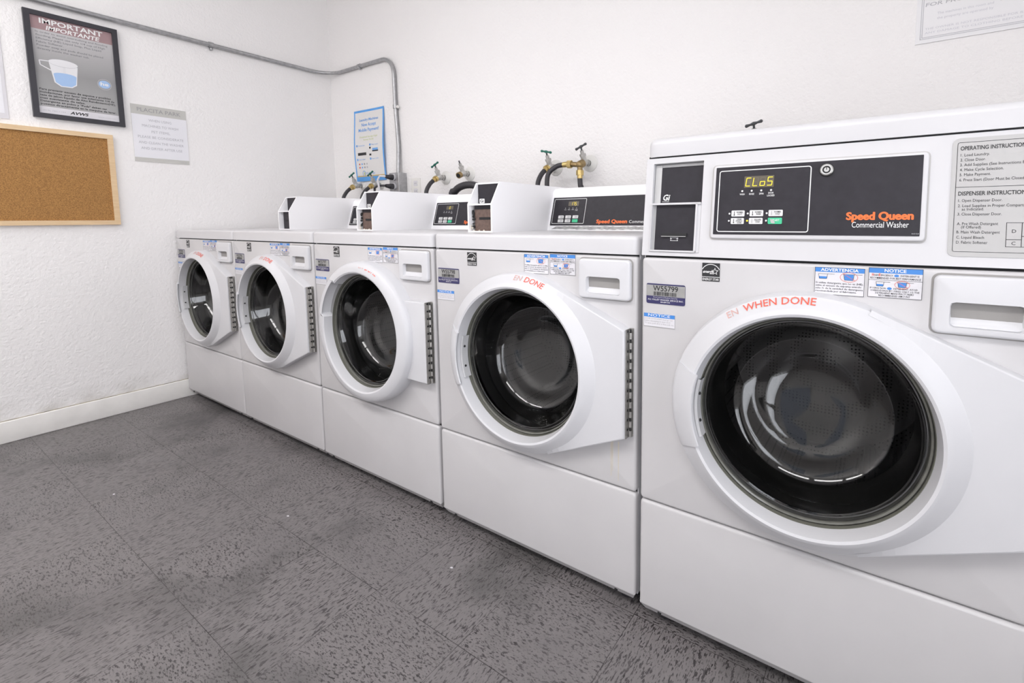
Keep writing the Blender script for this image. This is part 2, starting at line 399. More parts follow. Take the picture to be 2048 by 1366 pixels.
    def rect_line(s, F, u0, u1, v0, v1, w, n, m, rad=0.0):
        pts = []
        if rad:
            for (cx, cy, a) in ((u1-rad, v1-rad, 0), (u0+rad, v1-rad, 90), (u0+rad, v0+rad, 180), (u1-rad, v0+rad, 270)):
                for q in range(5): t = R(a+90*q/4); pts.append((cx, cy, t))
            o = [F(cx+math.cos(t)*rad, cy+math.sin(t)*rad, n) for cx, cy, t in pts]; i = [F(cx+math.cos(t)*(rad-w), cy+math.sin(t)*(rad-w), n) for cx, cy, t in pts]
            s.loops([o, i], m, smooth=False)
        else:
            for q in ((u0, u1, v0, v0+w), (u0, u1, v1-w, v1), (u0, u0+w, v0, v1), (u1-w, u1, v0, v1)): s.quad(F, *q, n, m)
    def ellipse(s, F, cu, cv, a, b, n, m, w=None, N=24):
        o = [F(cu+math.cos(2*math.pi*i/N)*a, cv+math.sin(2*math.pi*i/N)*b, n) for i in range(N)]
        if w is None: s.add(o, [tuple(range(N))], m)
        else: s.loops([o, [F(cu+math.cos(2*math.pi*i/N)*(a-w), cv+math.sin(2*math.pi*i/N)*(b-w), n) for i in range(N)]], m, smooth=False)
    def build(s, name, parent=None, auto=35):
        me = bpy.data.meshes.new(name); me.from_pydata(s.v, [], s.f)
        for m in s.mats: me.materials.append(m)
        me.polygons.foreach_set('material_index', s.m); me.polygons.foreach_set('use_smooth', s.sm); me.update()
        bm = bmesh.new(); bm.from_mesh(me)
        bmesh.ops.remove_doubles(bm, verts=bm.verts, dist=1e-5) if len(s.v) < 4000 and not any(not x for x in s.sm) else None
        for e in bm.edges:
            if len(e.link_faces) == 2 and e.calc_face_angle(0) > R(auto): e.smooth = False
        bm.to_mesh(me); bm.free()
        o = bpy.data.objects.new(name, me); COL.objects.link(o)
        if parent: o.parent = parent
        return o

def empty(name, loc, label, cat, group=None):
    o = bpy.data.objects.new(name, None); COL.objects.link(o); o.location = loc; o.empty_display_size = 0.05
    return tag(o, label, cat, group)
def tag(o, label, cat, group=None, kind=None):
    o['label'] = label; o['category'] = cat
    if group: o['group'] = group
    if kind: o['kind'] = kind
    return o
def struct(o, label=None, cat=None):
    o['kind'] = 'structure'
    if label: o['label'] = label
    if cat: o['category'] = cat
    return o

# ------------------------------------------------------------------ room
XL, XR, YB, YF = -0.027, 4.6, 0.965, -2.6
b = MB(); b.box(XL-0.1, XR+0.1, YF-0.1, YB+0.1, -0.06, 0, FLOORM); struct(b.build('floor'), 'grey speckled vinyl tile floor, streaks turned on alternate tiles', 'floor')
b = MB(); b.box(XL-0.1, XR+0.1, YF-0.1, YB+0.1, CEIL, CEIL+0.06, CEILM); struct(b.build('ceiling'), 'flat white painted ceiling above the laundry room', 'ceiling')
b = MB(); b.box(XL-0.1, XL, YF, YB+0.1, 0, CEIL, WALL); struct(b.build('wall_left'), 'cream textured wall with cork board and framed poster', 'wall')
b = MB(); b.box(XL, XR+0.1, YB, YB+0.1, 0, CEIL, WALL); struct(b.build('wall_back'), 'white textured wall behind the washers', 'wall')
b = MB(); ry0, ry1, rz0, rz1 = FILL_WIN
for q in ((YF, ry0, 0, CEIL), (ry1, YB, 0, CEIL), (ry0, ry1, 0, rz0), (ry0, ry1, rz1, CEIL)): b.box(XR, XR+0.1, q[0], q[1], q[2], q[3], WALL)
struct(b.build('wall_right'), 'white textured wall with an added wide window at the right end of the room', 'wall')
b = MB(); t = 0.045
for q in ((ry0, ry0+t, rz0, rz1), (ry1-t, ry1, rz0, rz1), (ry0, ry1, rz0, rz0+t), (ry0, ry1, rz1-t, rz1), ((ry0+ry1)/2-.02, (ry0+ry1)/2+.02, rz0, rz1)): b.box(XR+0.02, XR+0.07, q[0], q[1], q[2], q[3], CEILM)
fr = struct(b.build('window_3'), 'added wide white framed window in the right wall, unseen, for side light', 'window')
b = MB(); b.box(XR+0.044, XR+0.048, ry0+t, ry1-t, rz0+t, rz1-t, PANE); b.build('pane', fr)
# wall behind the photographer with two windows
b = MB()
FILL_DOOR = (3.38, 4.22, 2.10)  # unseen glazed door, added to even out light on the washer fronts
xs_ = [XL-0.1]+[x for w in WINS for x in w]+[FILL_DOOR[0], FILL_DOOR[1], XR+0.1]
for i in range(0, len(xs_), 2): b.box(xs_[i], xs_[i+1], YF-0.1, YF, 0, CEIL, WALL)
for w in WINS: b.box(w[0], w[1], YF-0.1, YF, 0, WZ[0], WALL); b.box(w[0], w[1], YF-0.1, YF, WZ[1], CEIL, WALL)
b.box(FILL_DOOR[0], FILL_DOOR[1], YF-0.1, YF, FILL_DOOR[2], CEIL, WALL); struct(b.build('wall_front'), 'white textured wall with two windows facing the washers', 'wall')
for i, w in enumerate(WINS):
    b = MB(); t = 0.04
    for q in ((w[0], w[0]+t, WZ[0], WZ[1]), (w[1]-t, w[1], WZ[0], WZ[1]), (w[0], w[1], WZ[0], WZ[0]+t), (w[0], w[1], WZ[1]-t, WZ[1]), (w[0], w[1], 1.41, 1.44)):
        b.box(q[0], q[1], YF-0.07, YF-0.02, q[2], q[3], CEILM)
    fr = struct(b.build('window_%d' % (i+1)), 'white framed window in the wall facing the washers', 'window')
    b = MB(); b.box(w[0]+t, w[1]-t, YF-0.048, YF-0.044, WZ[0]+t, WZ[1]-t, TINTED); b.build('pane', fr)
b = MB(); g0, g1, gz = FILL_DOOR; t = 0.07
for q in ((g0, g0+t, 0, gz), (g1-t, g1, 0, gz), (g0, g1, 0, 0.10), (g0, g1, gz-t, gz), (g0, g1, 0.95, 1.00)): b.box(q[0], q[1], YF-0.07, YF-0.02, q[2], q[3], CEILM)
fr = struct(b.build('fill_door'), 'added white framed glazed door facing the washers, unseen, for front light', 'door')
b = MB(); b.box(g0+t, g1-t, YF-0.048, YF-0.044, 0.10, gz-t, PANE); b.build('pane', fr)
b = MB(); b.cyl((g0+0.035, YF-0.02, 1.0), (g0+0.035, YF+0.03, 1.0), 0.010, CHROME); b.cyl((g0+0.035, YF+0.03, 1.0), (g0+0.15, YF+0.03, 1.0), 0.009, CHROME); b.build('door_handle', fr)
# baseboards
F = LEFTW((XL, 0, 0))
b = MB(); b.slab(F, YF, YB, 0.0, 0.099, 0.0, 0.012, BASEB, rad=0.001, bev=0.004); b.fbox(F, YF, YB, 0.0985, 0.1010, 0.0, 0.0045, mat('grimy_caulk', (0.30, 0.27, 0.20), 0.8, noise=0.6, nscale=30)); struct(b.build('baseboard_left'), 'scuffed cream baseboard along the left wall', 'baseboard')
b = MB(); b.slab(FRONT((0, YB, 0)), XL+0.012, XR, 0.0, 0.099, 0.0, 0.012, BASEB, rad=0.001, bev=0.004); struct(b.build('baseboard_back'), 'cream baseboard behind the washers', 'baseboard')
# ceiling lights
for i, (lx, ly) in enumerate(LAMPS):
    t = empty('ceiling_light', (lx, ly, CEIL), ['fluorescent ceiling light nearest the left wall', 'middle fluorescent ceiling light', 'fluorescent ceiling light farthest from the left wall'][i], 'ceiling light', 'fluorescent ceiling lights')
    b = MB(); b.box(-0.62, 0.62, -0.32, 0.32, -0.06, 0, ENAMEL); b.build('housing', t)
    b = MB(); b.box(-0.57, 0.57, -0.27, 0.27, -0.078, -0.06, mat('lit_diffuser', (0.8, 0.8, 0.8), 0.5, emis=(1, 0.985, 0.96), estr=2.0)); b.build('diffuser', t)

# ------------------------------------------------------------------ washers
W = 0.683; CAPZ = 0.945; SEAM = 0.899; LOW = 0.321; BOT = 0.03
DX, DZ = 0.343, 0.596        # door centre
def star_pts(cx, cy, r, ri, n=5, rot=90):
    return [(cx+(r if i % 2 == 0 else ri)*math.cos(R(rot+180*i/n)), cy+(r if i % 2 == 0 else ri)*math.sin(R(rot+180*i/n))) for i in range(2*n)]

def labels(root, tagtxt, F0):
    n = 0.0012
    # asset tag
    b = MB(); F = F0
    b.slab(F, 0.013, 0.103, 0.794, 0.8395, 0, n, NAVY, rad=0.004)
    b.quad(F, 0.0132, 0.1028, 0.8115, 0.8365, n+.0002, SILVER)
    b.text(F, tagtxt, 0.058, 0.8235, 0.0115, BLACKINK, w=0.058, n=n+.0005, align='C', bold=0.012, res=3)
    random.seed(3); x = 0.030
    while x < 0.083:
        w = random.choice((0.0006, 0.001, 0.0016)); b.quad(F, x, x+w, 0.8128, 0.8215, n+.0005, BLACKINK); x += w+random.choice((0.0005, 0.0009, 0.0013))
    b.text(F, 'Room Leased and Machines Owned by', 0.058, 0.8078, 0.0022, WHITEINK, w=0.056, n=n+.0004, align='C', res=1)
    b.text(F, 'ALL VALLEY WASHER SERVICE INC.', 0.058, 0.8018, 0.0036, WHITEINK, w=0.083, n=n+.0004, align='C', res=1)
    b.text(F, '800-247-1100', 0.058, 0.7972, 0.0026, WHITEINK, w=0.022, n=n+.0004, align='C', bold=0.02, res=1)
    o = b.build('asset_tag', root); o['label'] = 'silver and navy asset tag with barcode'
    # door lock notice
    b = MB(); b.slab(F, 0.007, 0.081, 0.741, 0.7715, 0, n, LABELW, rad=0.001)
    b.quad(F, 0.007, 0.081, 0.7625, 0.7715, n+.0002, BLUEINK)
    b.rect_line(F, 0.007, 0.081, 0.741, 0.7715, 0.0006, n+.0003, GREYINK)
    b.text(F, 'NOTICE', 0.044, 0.7645, 0.0056, WHITEINK, w=0.052, n=n+.0005, align='C', res=2)
    for k, s_ in enumerate(('DOOR LOCK LIGHT must go out', 'before attempting to open door.', 'To open, push door in then pull out.')):
        b.text(F, s_, 0.0095, 0.7575-0.0052*k, 0.0032, GREYINK, w=(0.066, 0.062, 0.069)[k], n=n+.0004, res=1)
    o = b.build('notice_label', root); o['label'] = 'small door lock notice with blue heading'
    # energy label
    b = MB(); u0, u1, v0, v1 = 0.139, 0.1755, 0.8525, 0.891
    b.slab(F, u0, u1, v0, v1, 0, n, BLACKINK, rad=0.0006)
    b.quad(F, u0, u1, 0.8612, 0.8622, n+.0004, WHITEINK)
    b.text(F, 'ENERGY STAR', (u0+u1)/2, 0.8545, 0.0046, WHITEINK, w=0.034, n=n+.0004, align='C', bold=0.01, res=2)
    cu = (u0+u1)/2; arc = []
    for rr_ in (0.0205, 0.0192): arc.append([F(cu+rr_*math.cos(R(a)), 0.8685+rr_*math.sin(R(a)), n+.0004) for a in range(27, 154, 6)])
    b.loops(arc, WHITEINK, closed=False, smooth=False)
    sp = star_pts(cu+0.0085, 0.8735, 0.0078, 0.0036); si = star_pts(cu+0.0085, 0.8735, 0.0060, 0.0025)
    b.loops([[F(x, y, n+.0004) for x, y in sp], [F(x, y, n+.0004) for x, y in si]], WHITEINK, smooth=False)
    b.text(F, 'energy', u0+0.0015, 0.8700, 0.0062, WHITEINK, w=0.0225, n=n+.0005, bold=0.012, shear=0.35, res=3)
    o = b.build('energy_label', root); o['label'] = 'black square energy label with white star'
    # warning label pair
    def pot(u, v, w, h, full, red):
        b.poly(F, [(u+.1*w, v), (u+.9*w, v), (u+w*.95, v+h*.45 if not full else v+h), (u+.05*w, v+h*.45 if not full else v+h)], n+.0004, BLUEINK)
        b.line(F, (u, v+h), (u+.1*w, v), 0.0006, n+.0005, BLACKINK); b.line(F, (u+w, v+h), (u+.9*w, v), 0.0006, n+.0005, BLACKINK)
        b.line(F, (u+.1*w, v), (u+.9*w, v), 0.0006, n+.0005, BLACKINK); b.line(F, (u, v+h), (u+w*1.75, v+h), 0.0005, n+.0005, BLACKINK)
        if red:
            b.ellipse(F, u+w/2, v+h/2, w*.85, h*.85, n+.0006, REDINK, w=0.0006)
            b.line(F, (u-w*.1, v+h*1.15), (u+w*1.1, v-h*.05), 0.0006, n+.0006, REDINK)
    b = MB(); u0, u1, v0, v1 = 0.351, 0.430, 0.842, 0.8925
    b.slab(F, u0, u1, v0, v1, 0, n, LABELW, rad=0.0006); b.quad(F, u0, u1, 0.884, v1, n+.0003, BLUEINK)
    b.rect_line(F, u0, u1, v0, v1, 0.0006, n+.0004, BLACKINK)
    b.text(F, 'ADVERTENCIA', (u0+u1)/2, 0.8857, 0.0052, WHITEINK, w=0.060, n=n+.0006, align='C', bold=0.02)
    pot(u0+0.006, 0.8715, 0.0150, 0.0090, False, False); pot(u0+0.0465, 0.8705, 0.0165, 0.0105, True, True)
    for k, s_ in enumerate(('Si utiliza detergente que no es (HE),', 'evite el exceso de espuma usando', 'sólo ½ de la cantidad de detergente', 'recomendada por el fabricante.')):
        b.text(F, s_, u0+0.0018, 0.8625-0.0051*k, 0.0032, BLACKINK, w=(0.0755, 0.073, 0.0755, 0.066)[k], n=n+.0004, bold=0.008, res=1)
    o = b.build('warning_label', root); o['label'] = 'Spanish detergent warning with blue heading'
    b = MB(); u0, u1, v0, v1 = 0.4355, 0.513, 0.8435, 0.8955
    b.slab(F, u0, u1, v0, v1, 0, n, LABELW, rad=0.0006); b.quad(F, u0, u1, 0.8865, v1, n+.0003, BLUEINK)
    b.rect_line(F, u0, u1, v0, v1, 0.0006, n+.0004, BLACKINK); b.quad(F, u0, u1, 0.8740, 0.8745, n+.0004, BLACKINK)
    c = (u0+u1)/2
    b.text(F, 'NOTICE', c, 0.8885, 0.0054, WHITEINK, w=0.031, n=n+.0006, align='C', bold=0.02)
    b.text(F, 'H', u0+0.005, 0.8812, 0.0042, REDINK, w=0.0028, n=n+.0005, bold=0.03); b.text(F, 'IGH', u0+0.0083, 0.8812, 0.0030, BLACKINK, w=0.0062, n=n+.0004, bold=0.01, res=1)
    b.text(F, 'E', u0+0.0152, 0.8812, 0.0042, REDINK, w=0.0026, n=n+.0005, bold=0.03); b.text(F, 'FFICIENCY', u0+0.0183, 0.8812, 0.0030, BLACKINK, w=0.0175, n=n+.0004, bold=0.01, res=1)
    b.ellipse(F, u0+0.0408, 0.8827, 0.0034, 0.0023, n+.0004, BLUEINK)
    b.text(F, 'DETERGENT IS', u0+0.0465, 0.8812, 0.0030, BLACKINK, w=0.026, n=n+.0004, bold=0.01, res=1)
    b.text(F, 'RECOMMENDED FOR BEST PERFORMANCE', c, 0.8762, 0.0032, BLACKINK, w=0.072, n=n+.0004, align='C', bold=0.008, res=1)
    pot(u0+0.0115, 0.8635, 0.0118, 0.0076, False, False); pot(u0+0.043, 0.8630, 0.0128, 0.0082, True, True)
    b.text(F, 'IF USING NON', u0+0.003, 0.8585, 0.0029, BLACKINK, w=0.023, n=n+.0004, bold=0.008, res=1); b.ellipse(F, u0+0.0315, 0.8599, 0.0034, 0.0023, n+.0004, BLUEINK)
    b.text(F, 'DETERGENT, AVOID', u0+0.0375, 0.8585, 0.0029, BLACKINK, w=0.034, n=n+.0004, bold=0.008, res=1)
    for k, s_ in enumerate(('OVERSUDSING BY USING ONLY 1/2 THE', 'DETERGENT MANUFACTURERS', 'RECOMMENDED AMOUNT')):
        b.text(F, s_, c, 0.8541-0.0042*k, 0.0029, BLACKINK, w=(0.070, 0.055, 0.045)[k], n=n+.0004, align='C', bold=0.008, res=1)
    o = b.build('warning_label', root); o['label'] = 'English detergent notice with blue heading'

def drawer(root, y=0.0, ajar=0.0):
    F = FRONT((0, y, 0)); b = MB(); H = dict(cu=0.596, cv=0.8245, hw=0.0465, hh=0.021)
    hr = lambda t: rr_r(t, 0, 0, H['hw'], H['hh'], 0.006)
    ths = b.slab(F, 0.5275, 0.668, 0.792, 0.8885, 0, 0.013, DRAWERW, rad=0.010, bev=0.005, hole=(H['cu'], H['cv'], hr), N=64)
    def lp(sc_, nf):
        out = []
        for t in ths:
            x, y = math.cos(t)*hr(t), math.sin(t)*hr(t); q = y/H['hh']
            out.append(F(H['cu']+x*sc_, H['cv']+y*sc_, nf(q*sc_, q)))
        return out
    dep = lambda q: 0.013-0.004-0.021*(0.5+0.5*math.tanh((q+0.15)*2.2))   # shallow at the foot, deep at the top
    b.loops([lp(1, lambda q, g: 0.013), lp(0.965, lambda q, g: 0.012-0.003*(g < 0)-0.002)], DRAWERW)
    b.loops([lp(0.965, lambda q, g: 0.012-0.003*(g < 0)-0.002), lp(0.93, lambda q, g: dep(q)), lp(0.75, lambda q, g: dep(q)), lp(0.5, lambda q, g: dep(q)), lp(0.25, lambda q, g: dep(q)), lp(0.01, lambda q, g: dep(q))], DRAWERW)
    b.build('dispenser_drawer', root)
    b = MB(); b.slab(F, 0.5245, 0.671, 0.789, 0.8915, 0, 0.0014, mat('shadow_gap_grey', (0.30, 0.29, 0.28), 0.7), rad=0.012); b.build('drawer_gap_shade', root)  # grey plate paints the shaded gap around the drawer

def door(root, style, F, text_rot):
    RO = lambda t: 0.2455+0.010*math.cos(t)**2
    NN = 144
    b = MB()
    if style == 'tear':
        prof = [(1, 0.004, 0.0), (1, 0.0015, 0.024), (1, -0.0015, 0.0305), (1, -0.007, 0.0340), (0, 0.224, 0.0485), (0, 0.218, 0.0525), (0, 0.213, 0.0545), (0, 0.208, 0.0525), (0, 0.2035, 0.036), (0, 0.2010, 0.012)]
    else:
        prof = [(1, 0.005, 0.0), (1, 0.004, 0.030), (1, 0.0, 0.041), (1, -0.007, 0.047), (0, 0.222, 0.053), (0, 0.214, 0.0535), (0, 0.209, 0.0505), (0, 0.2045, 0.036), (0, 0.2010, 0.012)]
    L = []
    for kind, r, n in prof:
        l = []
        for i in range(NN):
            t = 2*math.pi*i/NN; rr = RO(t)+r if kind else r
            if style == 'ring' and not kind and r < 0.215:
                d = math.degrees(t)
                if 128 <= d <= 168: rr = rr+0.020
            l.append(F(DX+math.cos(t)*rr, DZ+math.sin(t)*rr, n))
        L.append(l)
    b.loops(L, DOORW)
    hx = 0.664-DX; hz = 0.131; ta = R(66.5)
    if style == 'tear':
        nf = 0.0315; nb = 0.0
        inner = [(0.222*math.cos(ta-2*ta*i/24), 0.222*math.sin(ta-2*ta*i/24)) for i in range(25)]
        ro = RO(ta)+0.0025
        c0 = (ro*math.cos(ta), ro*math.sin(ta)); tp = [c0]
        for k in range(1, 12): tp.append((c0[0]+(hx-c0[0])*k/12, c0[1]+(hz-c0[1])*k/12))
        tp.append((hx, hz))
        outer = tp+[(hx, -hz)]+[(x, -y) for x, y in reversed(tp[:-1])]
        cu_, cv_ = 0.2, 0.0
        # front face: strip between inner arc and outer outline resampled to same count
        def resamp(P, n_):
            d = [0]
            for i in range(1, len(P)): d.append(d[-1]+math.dist(P[i], P[i-1]))
            out = []
            for k in range(n_):
                s_ = d[-1]*k/(n_-1); i = max(j for j in range(len(d)) if d[j] <= s_+1e-9); i = min(i, len(P)-2)
                f = (s_-d[i])/max(1e-9, d[i+1]-d[i]); out.append((P[i][0]+(P[i+1][0]-P[i][0])*f, P[i][1]+(P[i+1][1]-P[i][1])*f))
            return out
        rim = [(x, y) for x, y in outer]
        ins = []
        for (x, y) in rim:                       # rounded edge inset
            ex = x-0.004 if x > hx-0.001 else x
            ey = y-0.004*(1 if y > 0 else -1)*(1.0)
            ins.append((ex, ey))
        inn = [(0.240*math.cos(ta*(1-2*i/(len(rim)-1))), 0.240*math.sin(ta*(1-2*i/(len(rim)-1)))) for i in range(len(rim))]
        P = lambda pts, n: [F(DX+x, DZ+y, n) for x, y in pts]
        b.loops([P(rim, nb), P(rim, nf-0.004), P([((a[0]*.3+c[0]*.7), (a[1]*.3+c[1]*.7)) for a, c in zip(ins, rim)], nf-0.0012), P(ins, nf)], DOORW, closed=False)
        b.loops([P(ins, nf), P(inn, 0.0352)], DOORW, closed=False, smooth=False)
    else:
        b.slab(F, DX+0.20, DX+hx, DZ-hz, DZ+hz, 0.0, 0.026, DOORW, rad=0.003, bev=0.003)
    d = b.build('door', root, auto=30)
    # hinge
    b = MB(); X = DX+hx
    b.fbox(F, X+0.0005, X+0.0022, DZ-hz-0.001, DZ+hz+0.001, 0.001, 0.026, HINGE)
    b.fbox(F, X+0.0022, X+0.0100, DZ-hz-0.001, DZ+hz+0.001, 0.001, 0.0025, HINGE)
    nk = 11; st = 2*hz/nk
    for k in range(nk):
        z0 = DZ-hz+k*st
        b.cyl(F(X+0.006, z0+0.001, 0.010), F(X+0.006, z0+st*0.66, 0.010), 0.0042, HINGE, 12)
        b.fbox(F, X+0.0022, X+0.0027, z0+st*0.70, z0+st*0.93, 0.0135, 0.0195, DARK)
    b.cyl(F(X+0.006, DZ-hz, 0.010), F(X+0.006, DZ+hz, 0.010), 0.0022, DARK, 8)
    h = b.build('hinge', d); h['label'] = 'steel piano hinge'
    # gasket and rim
    b = MB(); b.lathe(F, DX, DZ, [(0.2015, 0.0), (0.2015, 0.010), (0.1985, 0.013), (0.1955, 0.0115), (0.1945, 0.006), (0.1925, 0.003), (0.1915, -0.004)], RIMG, 96); b.build('glass_rim', d)
    b = MB(); b.lathe(F, DX, DZ, [(0.2035, 0.003), (0.2032, 0.0215), (0.2010, 0.022), (0.2008, 0.0125)], GASKET, 96)
    b.build('gasket', d)
    # glass bowl
    b = MB(); prof = [(0.1945, 0.006), (0.1930, 0.0095), (0.1905, 0.0095), (0.1890, 0.005), (0.1865, 0.0035), (0.1845, -0.002), (0.181, -0.012), (0.175, -0.030), (0.168, -0.052), (0.160, -0.071), (0.149, -0.085), (0.135, -0.092), (0.118, -0.0935), (0.106, -0.097), (0.098, -0.103), (0.088, -0.107), (0.06, -0.110), (0.03, -0.1115), (0.0005, -0.112)]
    for th in (0.0, 0.005):
        L = []
        for r, n in prof:
            r2 = max(0.0005, r-th*0.8)
            L.append([F(DX+math.cos(2*math.pi*i/96)*r2, DZ+math.sin(2*math.pi*i/96)*r2, n+(th if n < -0.08 else th*0.3)-0.25*(1-min(1, r/0.186)**2)*math.sin(2*math.pi*i/96)*r2) for i in range(96)])
        b.loops(L, GLASS)
    b.build('door_glass', d)
    # grip
    if style == 'tear':
        b = MB(); a0, a1 = R(161), R(203.5); n_ = 20
        pr = [('o', 0.0042, 0.0), ('o', 0.0020, 0.024), ('o', -0.002, 0.033), ('o', -0.008, 0.0370), ('i', 0.214, 0.0590), ('i', 0.2045, 0.0605), ('i', 0.2025, 0.058), ('i', 0.205, 0.052), ('i', 0.220, 0.044)]
        L = []
        for kind, r, n in pr:
            L.append([F(DX+math.cos(a0+(a1-a0)*i/n_)*((RO(a0+(a1-a0)*i/n_)+r) if kind == 'o' else r), DZ+math.sin(a0+(a1-a0)*i/n_)*((RO(a0+(a1-a0)*i/n_)+r) if kind == 'o' else r), n) for i in range(n_+1)])
        b.loops(L, DOORW, closed=False)
        for e in (0, n_): b.add([l[e] for l in L], [tuple(range(len(L)))], DOORW)
        b.build('handle', d)
        b = MB(); L = []
        for r, n in ((0.2032, 0.040), (0.1975, 0.0385), (0.1968, 0.016)):
            L.append([F(DX+math.cos(a0+(a1-a0)*(.08+.84*i/n_))*r, DZ+math.sin(a0+(a1-a0)*(.08+.84*i/n_))*r, n) for i in range(n_+1)])
        b.loops(L, mat('catch_plastic', (0.55, 0.55, 0.56), 0.35), closed=False, smooth=False)
        for q in (0.3, 0.7):
            t = a0+(a1-a0)*q; p = F(DX+math.cos(t)*0.1966, DZ+math.sin(t)*0.1966, 0.03); b.ball(p, 0.0035, DARK, N=8)
        b.build('catch', d)
    else:
        b = MB(); L = []
        for r, n in ((0.2285, 0.044), (0.226, 0.018), (0.202, 0.018)):
            L.append([F(DX+math.cos(R(128+40*i/16))*r, DZ+math.sin(R(128+40*i/16))*r, n) for i in range(17)])
        b.loops(L, mat('recess_grey', (0.33, 0.33, 0.33), 0.4), closed=False, smooth=False); b.build('handle', d)
    # red words round the top of the rim
    words_full = text_rot > 125; b = MB()
    def warp(a, v):
        t = R(text_rot)-a/0.245; rr = RO(t)-0.0150+v
        q = (RO(t)-0.007-rr)/(RO(t)-0.007-0.224)
        return F(DX+math.cos(t)*rr, DZ+math.sin(t)*rr, (0.0340+0.0145*q if q > 0 else 0.0340+q*0.010)+0.0010+(0.009 if style == 'ring' else 0))
    FR = mat('faded_red_ink', (0.62, 0.38, 0.35), 0.6)
    if words_full: b.text(None, 'EN', 0.030, 0, 0.0118, FR, w=0.024, warp=warp); b.text(None, 'WHEN DONE', 0.066, 0, 0.0118, REDINK, w=0.134, bold=0.008, warp=warp)
    else: b.text(None, 'EN', 0.100, 0, 0.0118, FR, w=0.026, warp=warp); b.text(None, 'DONE', 0.137, 0, 0.0118, REDINK, w=0.063, bold=0.008, warp=warp)
    o = b.build('rim_lettering', d); o['label'] = 'worn red lettering around the rim'
    return d

def drum(root):
    F = FRONT(); b = MB()
    b.lathe(F, DX, DZ, [(0.190, -0.010), (0.197, -0.02), (0.190, -0.045), (0.197, -0.06), (0.185, -0.085), (0.178, -0.10)], BELLOW, 72); b.build('door_boot', root)
    b = MB()
    b.lathe(F, DX, DZ, [(0.178, -0.10), (0.182, -0.108), (0.245, -0.115), (0.255, -0.13), (0.255, -0.42), (0.235, -0.45), (0.14, -0.465), (0.05, -0.45), (0.0005, -0.445)], DRUM, 72)
    for k in range(3):
        a = R(60+120*k)
        for sgn in (1,):
            pts = []
            L = []
            for n in (-0.14, -0.20, -0.36, -0.42):
                l = []
                hgt = 0.055 if n in (-0.20, -0.36) else 0.01
                for q in (-0.16, -0.08, 0.0, 0.08, 0.16):
                    rr = 0.254-hgt*math.exp(-(q/0.09)**2)
                    l.append(F(DX+math.cos(a+q)*rr, DZ+math.sin(a+q)*rr, n))
                L.append(l)
            b.loops(L, DRUM, closed=False)
    b.build('drum', root)

